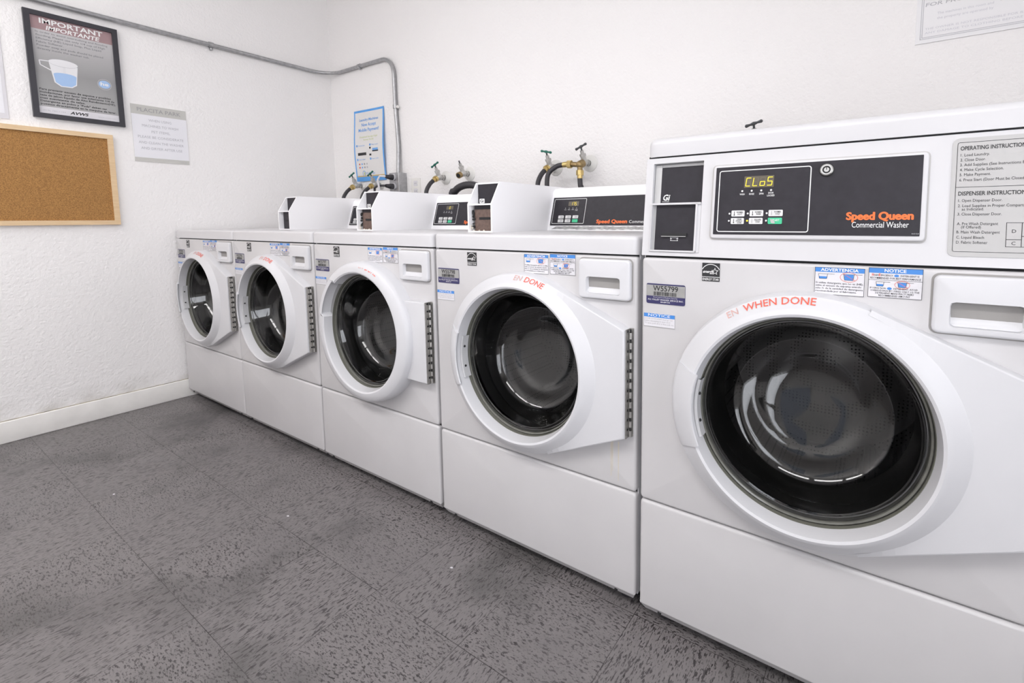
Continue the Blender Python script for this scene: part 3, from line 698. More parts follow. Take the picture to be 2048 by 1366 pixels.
def rear_console(root, dy, style):
    """sloping console at the back of the top, with its coin meter at the left"""
    b = MB(); Y = lambda y: y+dy; BK = 0.70
    prof = [(Y(0.452), CAPZ), (Y(0.456), 0.957), (Y(0.492), 1.078), (Y(0.496), 1.090), (Y(0.505), 1.099), (Y(0.522), 1.103), (BK, 1.103), (BK, CAPZ)]
    FS = Frame((0, 0, 0), (0, 1, 0), (0, 0, 1))
    b.prism(FS, prof, 0.100, W-0.006, CASE); con = b.build('console', root)
    y0, z0, y1, z1 = Y(0.456), 0.957, Y(0.492), 1.078
    F = Frame((0, y0, z0), (1, 0, 0), (0, y1-y0, z1-z0))
    b = MB(); b.slab(F, 0.117, 0.60, 0.006, 0.113, 0, 0.002, BLACKP, rad=0.001)
    b.rect_line(F, 0.123, 0.262, 0.012, 0.107, 0.0016, 0.0024, WHITEINK, rad=0.004)
    for k, s_ in enumerate(('WASH', 'RINSE', 'SPIN')): b.text(F, s_, 0.176+0.016*k, 0.064, 0.0028, WHITEINK, w=0.009, n=0.0024, align='C', res=1)
    b.text(F, 'DOOR', 0.224, 0.0645, 0.0028, WHITEINK, w=0.010, n=0.0024, align='C', res=1); b.text(F, 'LOCKED', 0.224, 0.0605, 0.0028, WHITEINK, w=0.011, n=0.0024, align='C', res=1)
    for k in range(4): b.ellipse(F, 0.176+0.016*k, 0.071, 0.0014, 0.0014, 0.0026, BTNW, N=10)
    b.text(F, 'Speed Queen', 0.314, 0.014, 0.0125, ORANGE, w=0.120, n=0.0024, bold=0.075)
    b.text(F, 'Commercial Washer', 0.440, 0.014, 0.0105, WHITEINK, w=0.135, n=0.0024)
    b.build('control_panel', con)
    b = MB(); b.slab(F, 0.187, 0.231, 0.079, 0.096, 0.002, 0.0032, LEDOFF, rad=0.001)
    digits(b, F, 0.190, 0.0815, 0.0115, 0.0085, style['disp'], 0.0036); b.build('display', con)
    for k in range(6):
        c_, r_ = k % 3, k//3; u = 0.151+0.031*c_; v = 0.0315-0.0145*r_
        b = MB(); b.slab(F, u, u+0.0235, v, v+0.0115, 0.002, 0.0042, GREENB if k == 5 else BTNW, rad=0.0015)
        if k != 5:
            for q in range(2): b.quad(F, u+0.009, u+0.020, v+0.0025+0.004*q, v+0.0045+0.004*q, 0.0045, GREYINK)
        o = b.build('button', con)
        if k == 5: o['label'] = 'green start button'
    if style.get('worn'):
        b = MB(); random.seed(5); pts = [(0.145, -0.0075)]
        n_ = 46
        bot = [(0.125+0.47*i/n_, -0.0102+random.uniform(0, 0.003)) for i in range(n_+1)]; top = [(0.595-0.45*i/n_, 0.0030+random.uniform(-0.0016, 0.0004)) for i in range(n_+1)]
        b.poly(F, bot+top, 0.0012, mat('worn_metal_strip', (0.33, 0.33, 0.33), 0.5, 0.3, noise=0.3, nscale=70)); o = b.build('worn_strip', con); o['label'] = 'scraped grey adhesive strip under the panel'
    # coin meter case
    f = Y(0.145); b = MB(); t = 0.005
    side = [(f, CAPZ), (f, 1.037), (f+0.043, 1.109), (BK-0.002, 1.109), (BK-0.002, CAPZ)]
    b.prism(FS, side, 0.001, 0.001+t, CASE); b.prism(FS, side, 0.108-t, 0.108, CASE)
    b.box(0.003, 0.106, f+0.044, BK-0.004, 1.109-t, 1.1085, CASE)
    b.box(0.005, 0.105, f+0.001, f+0.06, 1.033, 1.038, CASE)
    b.box(0.005, 0.105, f+0.07, f+0.074, CAPZ, 1.105, CASE)
    b.box(0.005, 0.105, f+0.001, f+0.06, CAPZ-0.001, CAPZ+0.004, CASE)
    mt = b.build('coin_meter', root)
    b = MB(); F1 = FRONT((0, f+0.046, 0)); b.fbox(F1, 0.008, 0.102, 1.038, 1.104, -0.02, 0, BLACKP)
    if not style.get('plain'):
        b.slab(F1, 0.014, 0.036, 1.041, 1.056, 0, 0.001, WHITEINK, rad=0.002); b.text(F1, 'Gi', 0.025, 1.044, 0.009, BLACKINK, w=0.016, n=0.0014, align='C', bold=0.02)
    b.build('meter_plate', mt)
    b = MB(); F2 = FRONT((0, f+0.018, 0)); mm = BROWN if style.get('brown') else BLACKP
    b.fbox(F2, 0.017, 0.102, CAPZ+0.004, 1.033, -0.02, 0, mm)
    b.fbox(F2, 0.038, 0.098, 0.986, 0.994, 0, 0.002, DARK)
    if style.get('brown'):
        b.quad(F2, 0.017, 0.102, 1.020, 1.033, 0.0006, BLACKP)
        random.seed(style['brown'])
        for q in range(16):
            z = 0.955+0.066*random.random(); x = 0.012+0.006*random.random(); b.ball((x, f+0.015, z), 0.0028+0.002*random.random(), DARK, N=6)
        for q in range(14):
            z = 0.951+0.016*random.random() if q < 7 else 0.950; x = 0.007+0.008*random.random() if q < 7 else 0.01+0.09*random.random(); b.ball((x, f+0.010, z), 0.002+0.0015*random.random(), CREAM, N=6)
    o = b.build('coin_slide', mt)
    if style.get('brown'): o['label'] = 'bare brown coin slide plate'

SEG = {'C': 'adef', 'L': 'def', 'o': 'cdeg', 'S': 'acdfg', '1': 'bc', '7': 'abc', '5': 'acdfg', '.': '', '0': 'abcdef', '2': 'abdeg', '4': 'bcfg', ' ': ''}
def digits(b, F, u, v, h, adv, s_, n, sh=0.12):
    for k, ch in enumerate(s_):
        w = adv*0.62; t = h*0.078; x = u+adv*k
        P = {'a': ((0, h), (w, h)), 'g': ((0, h/2), (w, h/2)), 'd': ((0, 0), (w, 0)), 'b': ((w, h/2), (w, h)), 'c': ((w, 0), (w, h/2)), 'e': ((0, 0), (0, h/2)), 'f': ((0, h/2), (0, h))}
        for q, (p0, p1) in P.items():
            on = q in SEG.get(ch, '')
            b.line(F, (x+p0[0]+sh*p0[1], v+p0[1]), (x+p1[0]+sh*p1[1], v+p1[1]), t*1.25, n+(0.0003 if on else 0), LED if on else mat('segment_off', (0.13, 0.11, 0.08), 0.5))

def front_console(root):
    """tall front console of the nearest washer"""
    FS = Frame((0, 0, 0), (0, 1, 0), (0, 0, 1)); TOPZ = 1.119; lean = 0.027
    F = Frame((0, 0, 0.9025), (1, 0, 0), (0, lean, TOPZ-0.9025)); HV = math.hypot(lean, TOPZ-0.9025)
    z = lambda zz: (zz-0.9025)*HV/(TOPZ-0.9025)
    b = MB()
    # face as a grid with the pocket left open
    us = [0.0, 0.017, 0.130, W]; vs = [0.0, z(0.911), z(1.107), HV]
    for i in range(3):
        for j in range(3):
            if (i, j) != (1, 1): b.quad(F, us[i], us[i+1], vs[j], vs[j+1], 0, ENAMEL)
    dp = -0.035
    for a in ((us[1], vs[1], us[2], vs[1]), (us[2], vs[1], us[2], vs[2]), (us[2], vs[2], us[1], vs[2]), (us[1], vs[2], us[1], vs[1])):
        b.add([F(a[0], a[1], 0), F(a[2], a[3], 0), F(a[2], a[3], dp), F(a[0], a[1], dp)], [(0, 1, 2, 3)], ENAMEL)
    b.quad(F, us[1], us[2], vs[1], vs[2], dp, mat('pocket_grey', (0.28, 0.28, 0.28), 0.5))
    # shell sides, back
    side = [(0, 0.9025), (lean, TOPZ), (0.70, TOPZ), (0.70, 0.9025)]
    b.poly(Frame((0, 0, 0), (0, 1, 0), (0, 0, 1)), side, 0.0, ENAMEL); b.poly(Frame((0, 0, 0), (0, 1, 0), (0, 0, 1)), side, W, ENAMEL)
    b.add([(0, 0.70, 0.9025), (W, 0.70, 0.9025), (W, 0.70, TOPZ), (0, 0.70, TOPZ)], [(0, 1, 2, 3)], ENAMEL)
    b.add([(0, 0, 0.9025), (W, 0, 0.9025), (W, 0.70, 0.9025), (0, 0.70, 0.9025)], [(0, 1, 2, 3)], ENAMEL)
    b.add([(0, lean, TOPZ), (W, lean, TOPZ), (W, 0.70, TOPZ), (0, 0.70, TOPZ)], [(0, 1, 2, 3)], ENAMEL)
    con = b.build('console', root)
    b = MB(); b.slab(TOP(), 0, W, 0.0235, 0.70, TOPZ+0.003, TOPZ+0.045, ENAMEL, rad=0.022, bev=0.016, bsteps=5); b.box(0.004, W-0.004, 0.029, 0.69, TOPZ-0.001, TOPZ+0.004, DARK)
    b.build('top', root)
    # raised bezel + panel
    b = MB(); b.slab(F, 0.1505, 0.5145, z(0.9395), z(1.0945), 0, 0.0012, mat('bezel_gap', (0.45, 0.44, 0.43), 0.6), rad=0.009)
    b.slab(F, 0.153, 0.512, z(0.942), z(1.0925), 0, 0.006, ENAMEL, rad=0.007, bev=0.003); b.build('bezel', con)
    b = MB(); n = 0.0068
    b.slab(F, 0.1595, 0.5045, z(0.9505), z(1.0875), 0.0055, n, BLACKP, rad=0.001)
    b.rect_line(F, 0.1665, 0.3365, z(0.9555), z(1.0805), 0.0017, n+.0004, WHITEINK, rad=0.005)
    for k, s_ in enumerate(('WASH', 'RINSE', 'SPIN')): b.text(F, s_, 0.2135+0.0182*k, z(1.0295), 0.0034, WHITEINK, w=(0.0095, 0.0095, 0.008)[k], n=n+.0004, align='C', bold=0.01)
    b.text(F, 'DOOR', 0.2675, z(1.0305), 0.0034, WHITEINK, w=0.0095, n=n+.0004, align='C', bold=0.01); b.text(F, 'LOCKED', 0.2675, z(1.0255), 0.0034, WHITEINK, w=0.0135, n=n+.0004, align='C', bold=0.01)
    for k in range(4): b.ellipse(F, 0.2135+0.018*k, z(1.0375), 0.0020, 0.0020, n+.0006, BTNW, N=12)
    for k in range(6):
        c_, r_ = k % 3, k//3; b.ellipse(F, 0.191+0.0355*c_-0.0005*r_, z(0.9925-0.0145*r_), 0.0019, 0.0019, n+.0006, LED if k == 4 else BTNW, N=12)
    b.text(F, 'Speed Queen', 0.397, z(0.9790), 0.0128, ORANGE, w=0.099, n=n+.0005, bold=0.075, res=4)
    b.text(F, 'Commercial Washer', 0.406, z(0.9650), 0.0100, WHITEINK, w=0.083, n=n+.0005, res=4)
    b.text(F, '805924', 0.4935, z(0.9535), 0.0022, FAINT, w=0.010, n=n+.0005, res=1)
    b.build('control_panel', con)
    b = MB(); b.slab(F, 0.2165, 0.272, z(1.0435), z(1.0665), n, n+0.001, LEDOFF, rad=0.0008); digits(b, F, 0.2195, z(1.0470), 0.0160, 0.0134, 'CLoS', n+0.0014); b.build('display', con)
    T6 = (('NORMAL', 'HOT'), ('NORMAL', 'WARM'), ('NORMAL', 'COLD'), ('PERM', 'PRESS', 'WARM'), ('DELICATES', 'COLD'), ('START',))
    for k in range(6):
        c_, r_ = k % 3, k//3; u = 0.195+0.0352*c_-0.0006*r_; v = z(0.9866-0.0152*r_)
        b = MB(); b.slab(F, u, u+0.0255, v, v+0.0122, n, n+0.0012, GREENB if k == 5 else BTNW, rad=0.0018)
        if k == 5:
            b.text(F, 'START', u+0.014, v+0.0055, 0.0036, WHITEINK, w=0.014, n=n+.0016, align='C', bold=0.01)
            b.poly(F, [(u+0.004, v+0.010), (u+0.010, v+0.0085), (u+0.0135, v+0.0025), (u+0.011, v+0.0008), (u+0.006, v+0.002)], n+.0019, PLATEG)
        else:
            ls = T6[k]; hh = 0.0030 if len(ls) == 2 else 0.0025
            for q, s_ in enumerate(ls): b.text(F, s_, u+0.0165, v+0.0070-(hh+0.0011)*q+(0.0014 if len(ls) == 3 else 0), hh, BLACKINK, w=0.0125 if len(s_) > 4 else 0.0085, n=n+.0016, align='C', bold=0.015, res=1)
            hot = k in (0, 1, 3)
            b.quad(F, u+0.0052, u+0.0062, v+0.0035, v+0.0100, n+.0016, BLACKINK if hot else GREYINK); b.ellipse(F, u+0.0057, v+0.0030, 0.0012, 0.0012, n+.0017, BLACKINK if hot else GREYINK, w=None if hot else 0.0004, N=10)
        o = b.build('button', con)
        if k == 5: o['label'] = 'green start button, worn in the middle'
    b = MB(); c = (0.3615, z(1.0705)); b.lathe(F, c[0], c[1], [(0.0110, n-0.001), (0.0110, n+0.004), (0.0095, n+0.0055), (0.0068, n+0.0055), (0.0066, n+0.0035), (0.0045, n+0.0035), (0.0043, n+0.005), (0.0003, n+0.005)], CHROME, 28)
    b.lathe(F, c[0], c[1], [(0.0067, n+0.0040), (0.0045, n+0.0040)], DARK, 24); b.quad(F, c[0]-0.0006, c[0]+0.0006, c[1], c[1]+0.0055, n+0.0060, DARK)
    b.lathe(F, c[0], c[1], [(0.0128, n+0.0002), (0.0110, n+0.001)], DARK, 24)
    o = b.build('lock', con); o['label'] = 'chrome round key lock'
    # instruction plate
    b = MB(); n = 0.0012; b.slab(F, 0.5425, 0.676, z(0.919), z(1.1115), 0, n, PLATEG, rad=0.009)
    b.rect_line(F, 0.5485, 0.670, z(0.9265), z(1.1045), 0.0007, n+.0003, BLACKINK, rad=0.003); b.quad(F, 0.5485, 0.670, z(1.0310), z(1.0317), n+.0003, BLACKINK)
    for s_, v, w in (('OPERATING INSTRUCTIONS', 1.0915, 0.082), ('DISPENSER INSTRUCTIONS', 1.0180, 0.085)): b.text(F, s_, 0.5525, z(v), 0.0062, BLACKINK, w=w, n=n+.0004, bold=0.018, res=3)
    for s_, u, v, w in (('1. Load Laundry.', .5530, 1.0815, .036), ('2. Close Door.', .5530, 1.0735, .0315), ('3. Add Supplies (See Instructions Below)', .5530, 1.0655, .0905), ('4. Make Cycle Selection.', .5530, 1.0575, .0535), ('5. Make Payment.', .5530, 1.0495, .0385), ('6. Press Start (Door Must be Closed).', .5530, 1.0410, .0805),
                        ('1. Open Dispenser Door.', .5530, 1.0075, .0540), ('2. Load Supplies in Proper Compartment', .5530, 0.9990, .0900), ('as Indicated.', .5580, 0.9935, .0275), ('3. Close Dispenser Door.', .5530, 0.9855, .0540),
                        ('A. Pre Wash Detergent', .5530, 0.9700, .0505), ('(If Offered)', .5585, 0.9645, .0245), ('B. Main Wash Detergent', .5530, 0.9565, .0530), ('C. Liquid Bleach', .5530, 0.9480, .0345), ('D. Fabric Softener', .5530, 0.9400, .0390)):
        b.text(F, s_, u, z(v), 0.0044, BLACKINK, w=w, n=n+.0004, res=2)
    x0, y0 = 0.6135, z(0.9360)
    for (a, c_, d_, e) in ((0, .018, 0, .0115), (0, .018, .0115, .038), (.018, .048, 0, .0165), (.018, .048, .0165, .038)):
        b.rect_line(F, x0+a-.0003, x0+c_+.0003, y0+d_-.0003, y0+e+.0003, 0.0007, n+.0003, BLACKINK)
    for s_, u, v in (('C', .009, .003), ('D', .009, .022), ('B', .027, .0065), ('A', .027, .025)): b.text(F, s_, x0+u, y0+v, 0.0052, BLACKINK, n=n+.0004, align='C')
    o = b.build('instruction_plate', root); o['label'] = 'pale grey operating instruction plate'
    # coin meter inside the pocket
    b = MB(); LT = mat('meter_silver', (0.50, 0.50, 0.50), 0.35, 0.2)
    b.fbox(F, 0.018, 0.033, z(1.020), z(1.105), dp+0.001, -0.010, LT); b.fbox(F, 0.018, 0.129, z(1.100), z(1.106), dp+0.001, -0.012, LT)
    b.fbox(F, 0.018, 0.129, z(1.0145), z(1.0185), dp+0.001, 0.003, ENAMEL)
    b.fbox(F, 0.018, 0.1225, z(0.9115), z(0.9150), dp+0.001, 0.003, ENAMEL); b.fbox(F, 0.0185, 0.0200, z(0.912), z(1.016), dp+0.001, 0.003, ENAMEL); b.fbox(F, 0.1185, 0.1225, z(0.912), z(1.016), dp+0.001, 0.003, ENAMEL)
    b.fbox(F, 0.1225, 0.1295, z(0.9115), z(1.0155), dp+0.001, -0.0005, ENAMEL)
    mt = b.build('coin_meter', root)
    b = MB(); b.fbox(F, 0.033, 0.1285, z(1.0185), z(1.0995), dp+0.002, -0.012, BLACKP)
    b.text(F, 'Gi', 0.0375, z(1.0265), 0.0125, WHITEINK, w=0.0155, n=-0.0115, bold=0.03, shear=0.2); b.quad(F, 0.0370, 0.0530, z(1.0232), z(1.0240), -0.0115, WHITEINK); b.build('meter_plate', mt)
    b = MB(); b.fbox(F, 0.0265, 0.1185, z(0.9150), z(1.0145), dp+0.002, -0.006, BLACKP); b.fbox(F, 0.0195, 0.0265, z(0.915), z(1.0145), dp+0.002, -0.008, LT)
    b.fbox(F, 0.0430, 0.1005, z(0.9470), z(0.9525), -0.006, -0.002, DARK); b.fbox(F, 0.0430, 0.0985, z(0.9450), z(0.9462), -0.006, -0.001, PLATEG)
    for (p, q) in (((0.063, .943), (0.081, .943)), ((0.063, .943), (0.065, .9365)), ((0.081, .943), (0.079, .9365)), ((0.063, .9365), (0.081, .9365)), ((.063, .943), (.067, .940)), ((.081, .943), (.077, .940))): b.line(F, (p[0], z(p[1])), (q[0], z(q[1])), 0.0008, -0.0054, WHITEINK)
    b.build('coin_slide', mt)

def washer(x, y, st):
    root = empty('washing_machine', (x, y, 0), st['label'], 'washing machine', 'row of front loading washers')
    F = FRONT(); dk = DARK
    # cabinet shell, open at the front
    b = MB(); t = 0.004; zt = SEAM+0.004
    b.box(0.001, 0.001+t, 0.016, 0.698, BOT+0.018, zt, ENAMEL); b.box(W-0.001-t, W-0.001, 0.016, 0.698, BOT+0.018, zt, ENAMEL); b.box(0.006, 0.010, 0.04, 0.69, BOT, BOT+0.02, dk); b.box(W-0.010, W-0.006, 0.04, 0.69, BOT, BOT+0.02, dk)
    b.box(0.001, W-0.001, 0.694, 0.698, BOT, zt, ENAMEL); b.box(0.001, W-0.001, 0.03, 0.698, BOT, BOT+t, dk); b.box(0.001, W-0.001, 0.02, 0.698, zt-t, zt, dk)
    b.box(0.004, W-0.004, 0.014, 0.030, SEAM-0.012, SEAM+0.003, dk); b.box(0.004, W-0.004, 0.014, 0.030, LOW-0.010, LOW+0.010, dk)
    b.build('cabinet', root)
    # front panel with the door opening
    b = MB(); b.slab(F, 0.001, W-0.001, LOW+0.0015, SEAM-0.0015, -0.016, 0, PANEL, rad=0.009, bev=0.007, hole=(DX, DZ, lambda t: 0.190), N=96, bsteps=4)
    if st.get('rust'):
        for u, z0, z1 in ((0.614, 0.345, 0.452), (0.618, 0.36, 0.455), (0.634, 0.338, 0.44)): b.poly(F, [(u, z0), (u+0.0012, z0+0.002), (u+0.0022, z1), (u-0.0006, z1)], 0.0003, RUST)
    b.build('front_panel', root)
    # lower panel
    b = MB(); b.slab(F, 0.001, W-0.001, BOT+0.019, LOW-0.0015, -0.016, 0, PANEL, rad=0.009, bev=0.007, bsteps=4)
    pr = [(0.001, BOT+0.030, -0.007), (0.002, BOT+0.027, -0.0015), (0.0035, BOT+0.0235, -0.0012), (0.012, BOT+0.004, -0.0135), (0.014, BOT, -0.0175), (0.014, BOT, -0.034)]
    b.loops([[F(u, z_, n_) for u in (e, W-e)] for e, z_, n_ in pr], PANEL, closed=False, smooth=False)
    for sd in (0, 1):
        q = [(e if not sd else W-e, z_, n_) for e, z_, n_ in pr[1:5]]
        b.add([F(*p_) for p_ in q]+[F(q[-1][0], q[-1][1], -0.030), F(q[0][0], q[0][1], -0.030)], [tuple(range(6))], PANEL)
    for u in (0.050, W-0.058): b.ball((u, 0.0095, BOT+0.0115), 0.0050, DARK, N=8)
    b.build('lower_panel', root)
    if not st.get('front'):
        b = MB(); b.slab(TOP(), 0.0, W, -0.002, 0.70, SEAM+0.0025, CAPZ, ENAMEL, rad=0.014, bev=0.010, bsteps=5); b.build('top', root)
        if st.get('disp'): rear_console(root, st['dy'], st)
    else: front_console(root)
    for u in (0.05, W-0.05):
        for v in (0.06, 0.64):
            b = MB(); b.cyl((u, v, 0.0), (u, v, BOT), 0.018, RUBBER, 14); b.build('foot', root)
    door(root, st['door'], F, st['rot']); drum(root); drawer(root); labels(root, st['tag'], F)
    return root
XS = [0, 0.684, 1.3728, 2.0695, 2.7659]; YS = [0, 0.0, -0.0003, -0.0057, -0.016]
STY = [
    dict(label='white washer against the left wall, farthest from the camera, no coin meter on top', tag='W55795', door='tear', rot=115),
    dict(label='white washer with black coin slide and a tapered door, second from the left wall', tag='W55796', door='tear', rot=115, disp=' 75 ', dy=0.066, plain=True),
    dict(label='middle white washer of the row, fully round door rim and separate square hinge plate', tag='W55797', door='ring', rot=108, disp='  0 ', dy=0.047, brown=4),
    dict(label='white washer numbered W55798, rust drips under its tapered door and bare brown coin slide', tag='W55798', door='tear', rot=113, disp=' 175', dy=0.0, brown=9, worn=True, rust=True),
    dict(label='nearest white washer numbered W55799 with tall front console reading CLoS', tag='W55799', door='tear', rot=133, front=True)]
for x, y, st in zip(XS, YS, STY): washer(x, y, st)

# ------------------------------------------------------------------ left wall items
XW = XL
# framed poster
t = empty('framed_poster', (XW, -0.33, 1.7), 'black framed grey poster headed IMPORTANT IMPORTANTE with a measuring cup', 'poster')
F = LEFTW((0.0, 0.33, -1.7)); FRM = mat('black_frame', (0.035, 0.034, 0.042), 0.4)
b = MB(); y0, y1, z0, z1 = -0.487, -0.168, 1.470, 1.945; fw = 0.0205
for q in ((y0, y1, z0, z0+fw), (y0, y1, z1-fw, z1), (y0, y0+fw, z0+fw, z1-fw), (y1-fw, y1, z0+fw, z1-fw)): b.fbox(F, *q, 0.0, 0.018, FRM)
b.build('frame', t)
b = MB(); a0, a1, c0, c1 = y0+fw, y1-fw, z0+fw, z1-fw; n = 0.008
PG = bpy.data.materials.new('poster_grey'); PG.use_nodes = True; nt = PG.node_tree; bs = nt.nodes['Principled BSDF']; bs.inputs['Roughness'].default_value = 0.3
ge = nt.nodes.new('ShaderNodeNewGeometry'); sp_ = nt.nodes.new('ShaderNodeSeparateXYZ'); nt.links.new(ge.outputs['Position'], sp_.inputs[0])
mr = nt.nodes.new('ShaderNodeMapRange'); mr.inputs['From Min'].default_value = 1.50; mr.inputs['From Max'].default_value = 1.86; nt.links.new(sp_.outputs['Z'], mr.inputs['Value'])
rp = nt.nodes.new('ShaderNodeValToRGB'); e = rp.color_ramp.elements; e[0].position = 0.0; e[0].color = (0.40, 0.40, 0.40, 1); e[1].position = 1.0; e[1].color = (0.52, 0.51, 0.52, 1)
e2 = rp.color_ramp.elements.new(0.5); e2.color = (0.30, 0.30, 0.30, 1)
nt.links.new(mr.outputs[0], rp.inputs['Fac']); nt.links.new(rp.outputs['Color'], bs.inputs['Base Color'])
b.quad(F, a0, a1, c0, c1, n, PG)
MAROON = mat('poster_maroon', (0.36, 0.24, 0.25), 0.3); b.quad(F, a0, a1, c1-0.058, c1, n+.0003, MAROON)
b.quad(F, a0, a1, c0, c0+0.032, n+.0003, LABELW)
pc = (a0+a1)/2
b.text(F, 'IMPORTANT', pc-0.002, c1-0.029, 0.0215, WHITEINK, w=0.215, n=n+.0006, align='C', bold=0.03)
b.text(F, 'IMPORTANTE', pc, c1-0.054, 0.0175, WHITEINK, w=0.180, n=n+.0006, align='C', bold=0.03, shear=0.2)
for k, s_ in enumerate(('In order to avoid oversudsing and flooding', 'flooding, Please use only 1/4 cup of High', 'Efficiency (HE) Liquid Soap, Plus Liquid', 'Fabric Softener.', 'Powder soap and pods should be placed', 'directly inside the washer tub.')):
    b.text(F, s_, a0+0.014, c1-0.073-0.0148*k, 0.0082, mat('poster_text_grey', (0.20, 0.20, 0.21), 0.4), w=(0.245, 0.235, 0.220, 0.088, 0.225, 0.175)[k], n=n+.0004, bold=0.005)
for k, s_ in enumerate(('Para prevenir exceso de espuma y posibles', 'inundaciones, por favor use solamente 1/4 de', 'taza de jabon liquido de Alto Rendimiento(HE),', 'mas suavizante de telas.', 'Detergente en polvo y "Pods" deben ser', 'puestos directamente en la maquina de lavar.')):
    b.text(F, s_, a0+0.008, c0+0.106-0.0132*k, 0.0082, BLACKINK, w=(0.245, 0.258, 0.262, 0.150, 0.228, 0.262)[k], n=n+.0004, bold=0.015)
b.text(F, 'AVWS', a0+0.102, c0+0.0105, 0.0125, BLACKINK, w=0.062, n=n+.0007, bold=0.05, shear=0.3)
b.text(F, '(818) 782-1104', a0+0.012, c0+0.0125, 0.0055, FAINT, w=0.075, n=n+.0007); b.text(F, 'WWW.AVWS.COM', a0+0.200, c0+0.0115, 0.0050, FAINT, w=0.066, n=n+.0007)
CUPW = mat('cup_white', (0.74, 0.74, 0.76), 0.4); CUPB = mat('cup_blue', (0.36, 0.52, 0.78), 0.4)
cx, cz = a0+0.093, c0+0.188
b.poly(F, [(cx-0.047, cz+0.055), (cx-0.033, cz-0.040), (cx-0.012, cz-0.056), (cx+0.025, cz-0.054), (cx+0.042, cz-0.040), (cx+0.050, cz+0.045)], n+.0004, CUPW)
b.ellipse(F, cx+0.002, cz+0.052, 0.050, 0.017, n+.0005, CUPW); b.ellipse(F, cx+0.002, cz+0.052, 0.050, 0.017, n+.0006, FAINT, w=0.0012)
b.poly(F, [(cx-0.034, cz-0.002), (cx-0.029, cz-0.038), (cx-0.010, cz-0.052), (cx+0.024, cz-0.050), (cx+0.039, cz-0.037), (cx+0.043, cz-0.002)], n+.0006, CUPB); b.ellipse(F, cx+0.0045, cz-0.002, 0.0385, 0.010, n+.0007, CUPB)
for p, q in (((cx-0.047, cz+0.052), (cx-0.076, cz+0.050)), ((cx-0.076, cz+0.050), (cx-0.074, cz+0.030)), ((cx-0.074, cz+0.030), (cx-0.040, cz+0.012))): b.line(F, p, q, 0.004, n+.0006, CUPW)
for k in range(4): b.line(F, (cx-0.001, cz+0.012+0.007*k), (cx+0.008, cz+0.012+0.007*k), 0.0007, n+.0008, FAINT)
hx_, hz_ = a1-0.043, c0+0.176
b.ellipse(F, hx_, hz_, 0.022, 0.019, n+.0004, CUPB); b.ellipse(F, hx_, hz_, 0.026, 0.026, n+.0005, FAINT, w=0.002); b.text(F, 'he', hx_, hz_-0.006, 0.015, WHITEINK, w=0.030, n=n+.0007, align='C', bold=0.04)
b.build('poster_sheet', t)
# cork board
t = empty('cork_board', (XW, -0.7, 1.2), 'brown cork notice board in a pale wood frame', 'notice board'); F = LEFTW((0.0, 0.7, -1.2))
y0, y1, z0, z1 = -1.13, -0.2215, 0.976, 1.4225; fw = 0.0215
b = MB()
b.prism(F, [(y0, z0), (y1, z0), (y1-fw, z0+fw), (y0+fw, z0+fw)], 0, 0.017, WOOD); b.prism(F, [(y0, z1), (y0+fw, z1-fw), (y1-fw, z1-fw), (y1, z1)], 0, 0.017, WOOD)
b.prism(F, [(y1, z0), (y1, z1), (y1-fw, z1-fw), (y1-fw, z0+fw)], 0, 0.017, WOOD); b.prism(F, [(y0, z1), (y0, z0), (y0+fw, z0+fw), (y0+fw, z1-fw)], 0, 0.017, WOOD)
b.build('frame', t)
b = MB(); b.fbox(F, y0+fw, y1-fw, z0+fw, z1-fw, 0, 0.009, CORK); b.build('cork_sheet', t)
# Placita Park notice
F = LEFTW((0, 0, 0)); b = MB(); F = LEFTW((XW, 0, 0)); PGY = mat('notice_grey', (0.55, 0.545, 0.52), 0.6); PWH = mat('notice_white', (0.80, 0.80, 0.84), 0.6)
y0, y1, z0, z1 = -0.138, 0.098, 1.305, 1.597
b.fbox(F, y0, y1, z0, z1, 0.0, 0.003, PGY); b.quad(F, y0, y1, z0+0.021, z1-0.049, 0.0034, PWH)
b.text(F, 'PLACITA PARK', (y0+y1)/2, z1-0.034, 0.0195, GREYINK, w=0.186, n=0.0040, align='C')
for k, s_ in enumerate(('WHEN USING', 'MACHINES TO WASH', 'PET ITEMS,', 'PLEASE BE CONSIDERATE', 'AND CLEAN THE WASHER', 'AND DRYER AFTER USE')):
    b.text(F, s_, (y0+y1)/2, 1.5155-0.0292*k, 0.0125, FAINT, w=(0.098, 0.155, 0.080, 0.196, 0.194, 0.178)[k], n=0.0040, align='C')
b.text(F, 'No. 101', y1-0.012, z0+0.006, 0.006, FAINT, n=0.0040, align='R')
tag(b.build('wall_notice'), 'small white and grey notice headed PLACITA PARK', 'notice')
# paper at the picture edge
b = MB(); b.fbox(F, -0.86, -0.561, 1.446, 1.86, 0, 0.003, LABELW); b.quad(F, -0.84, -0.572, 1.47, 1.84, 0.0034, PWH)
tag(b.build('wall_notice'), 'blank white sheet left of the black framed poster, cut by the picture edge', 'notice')
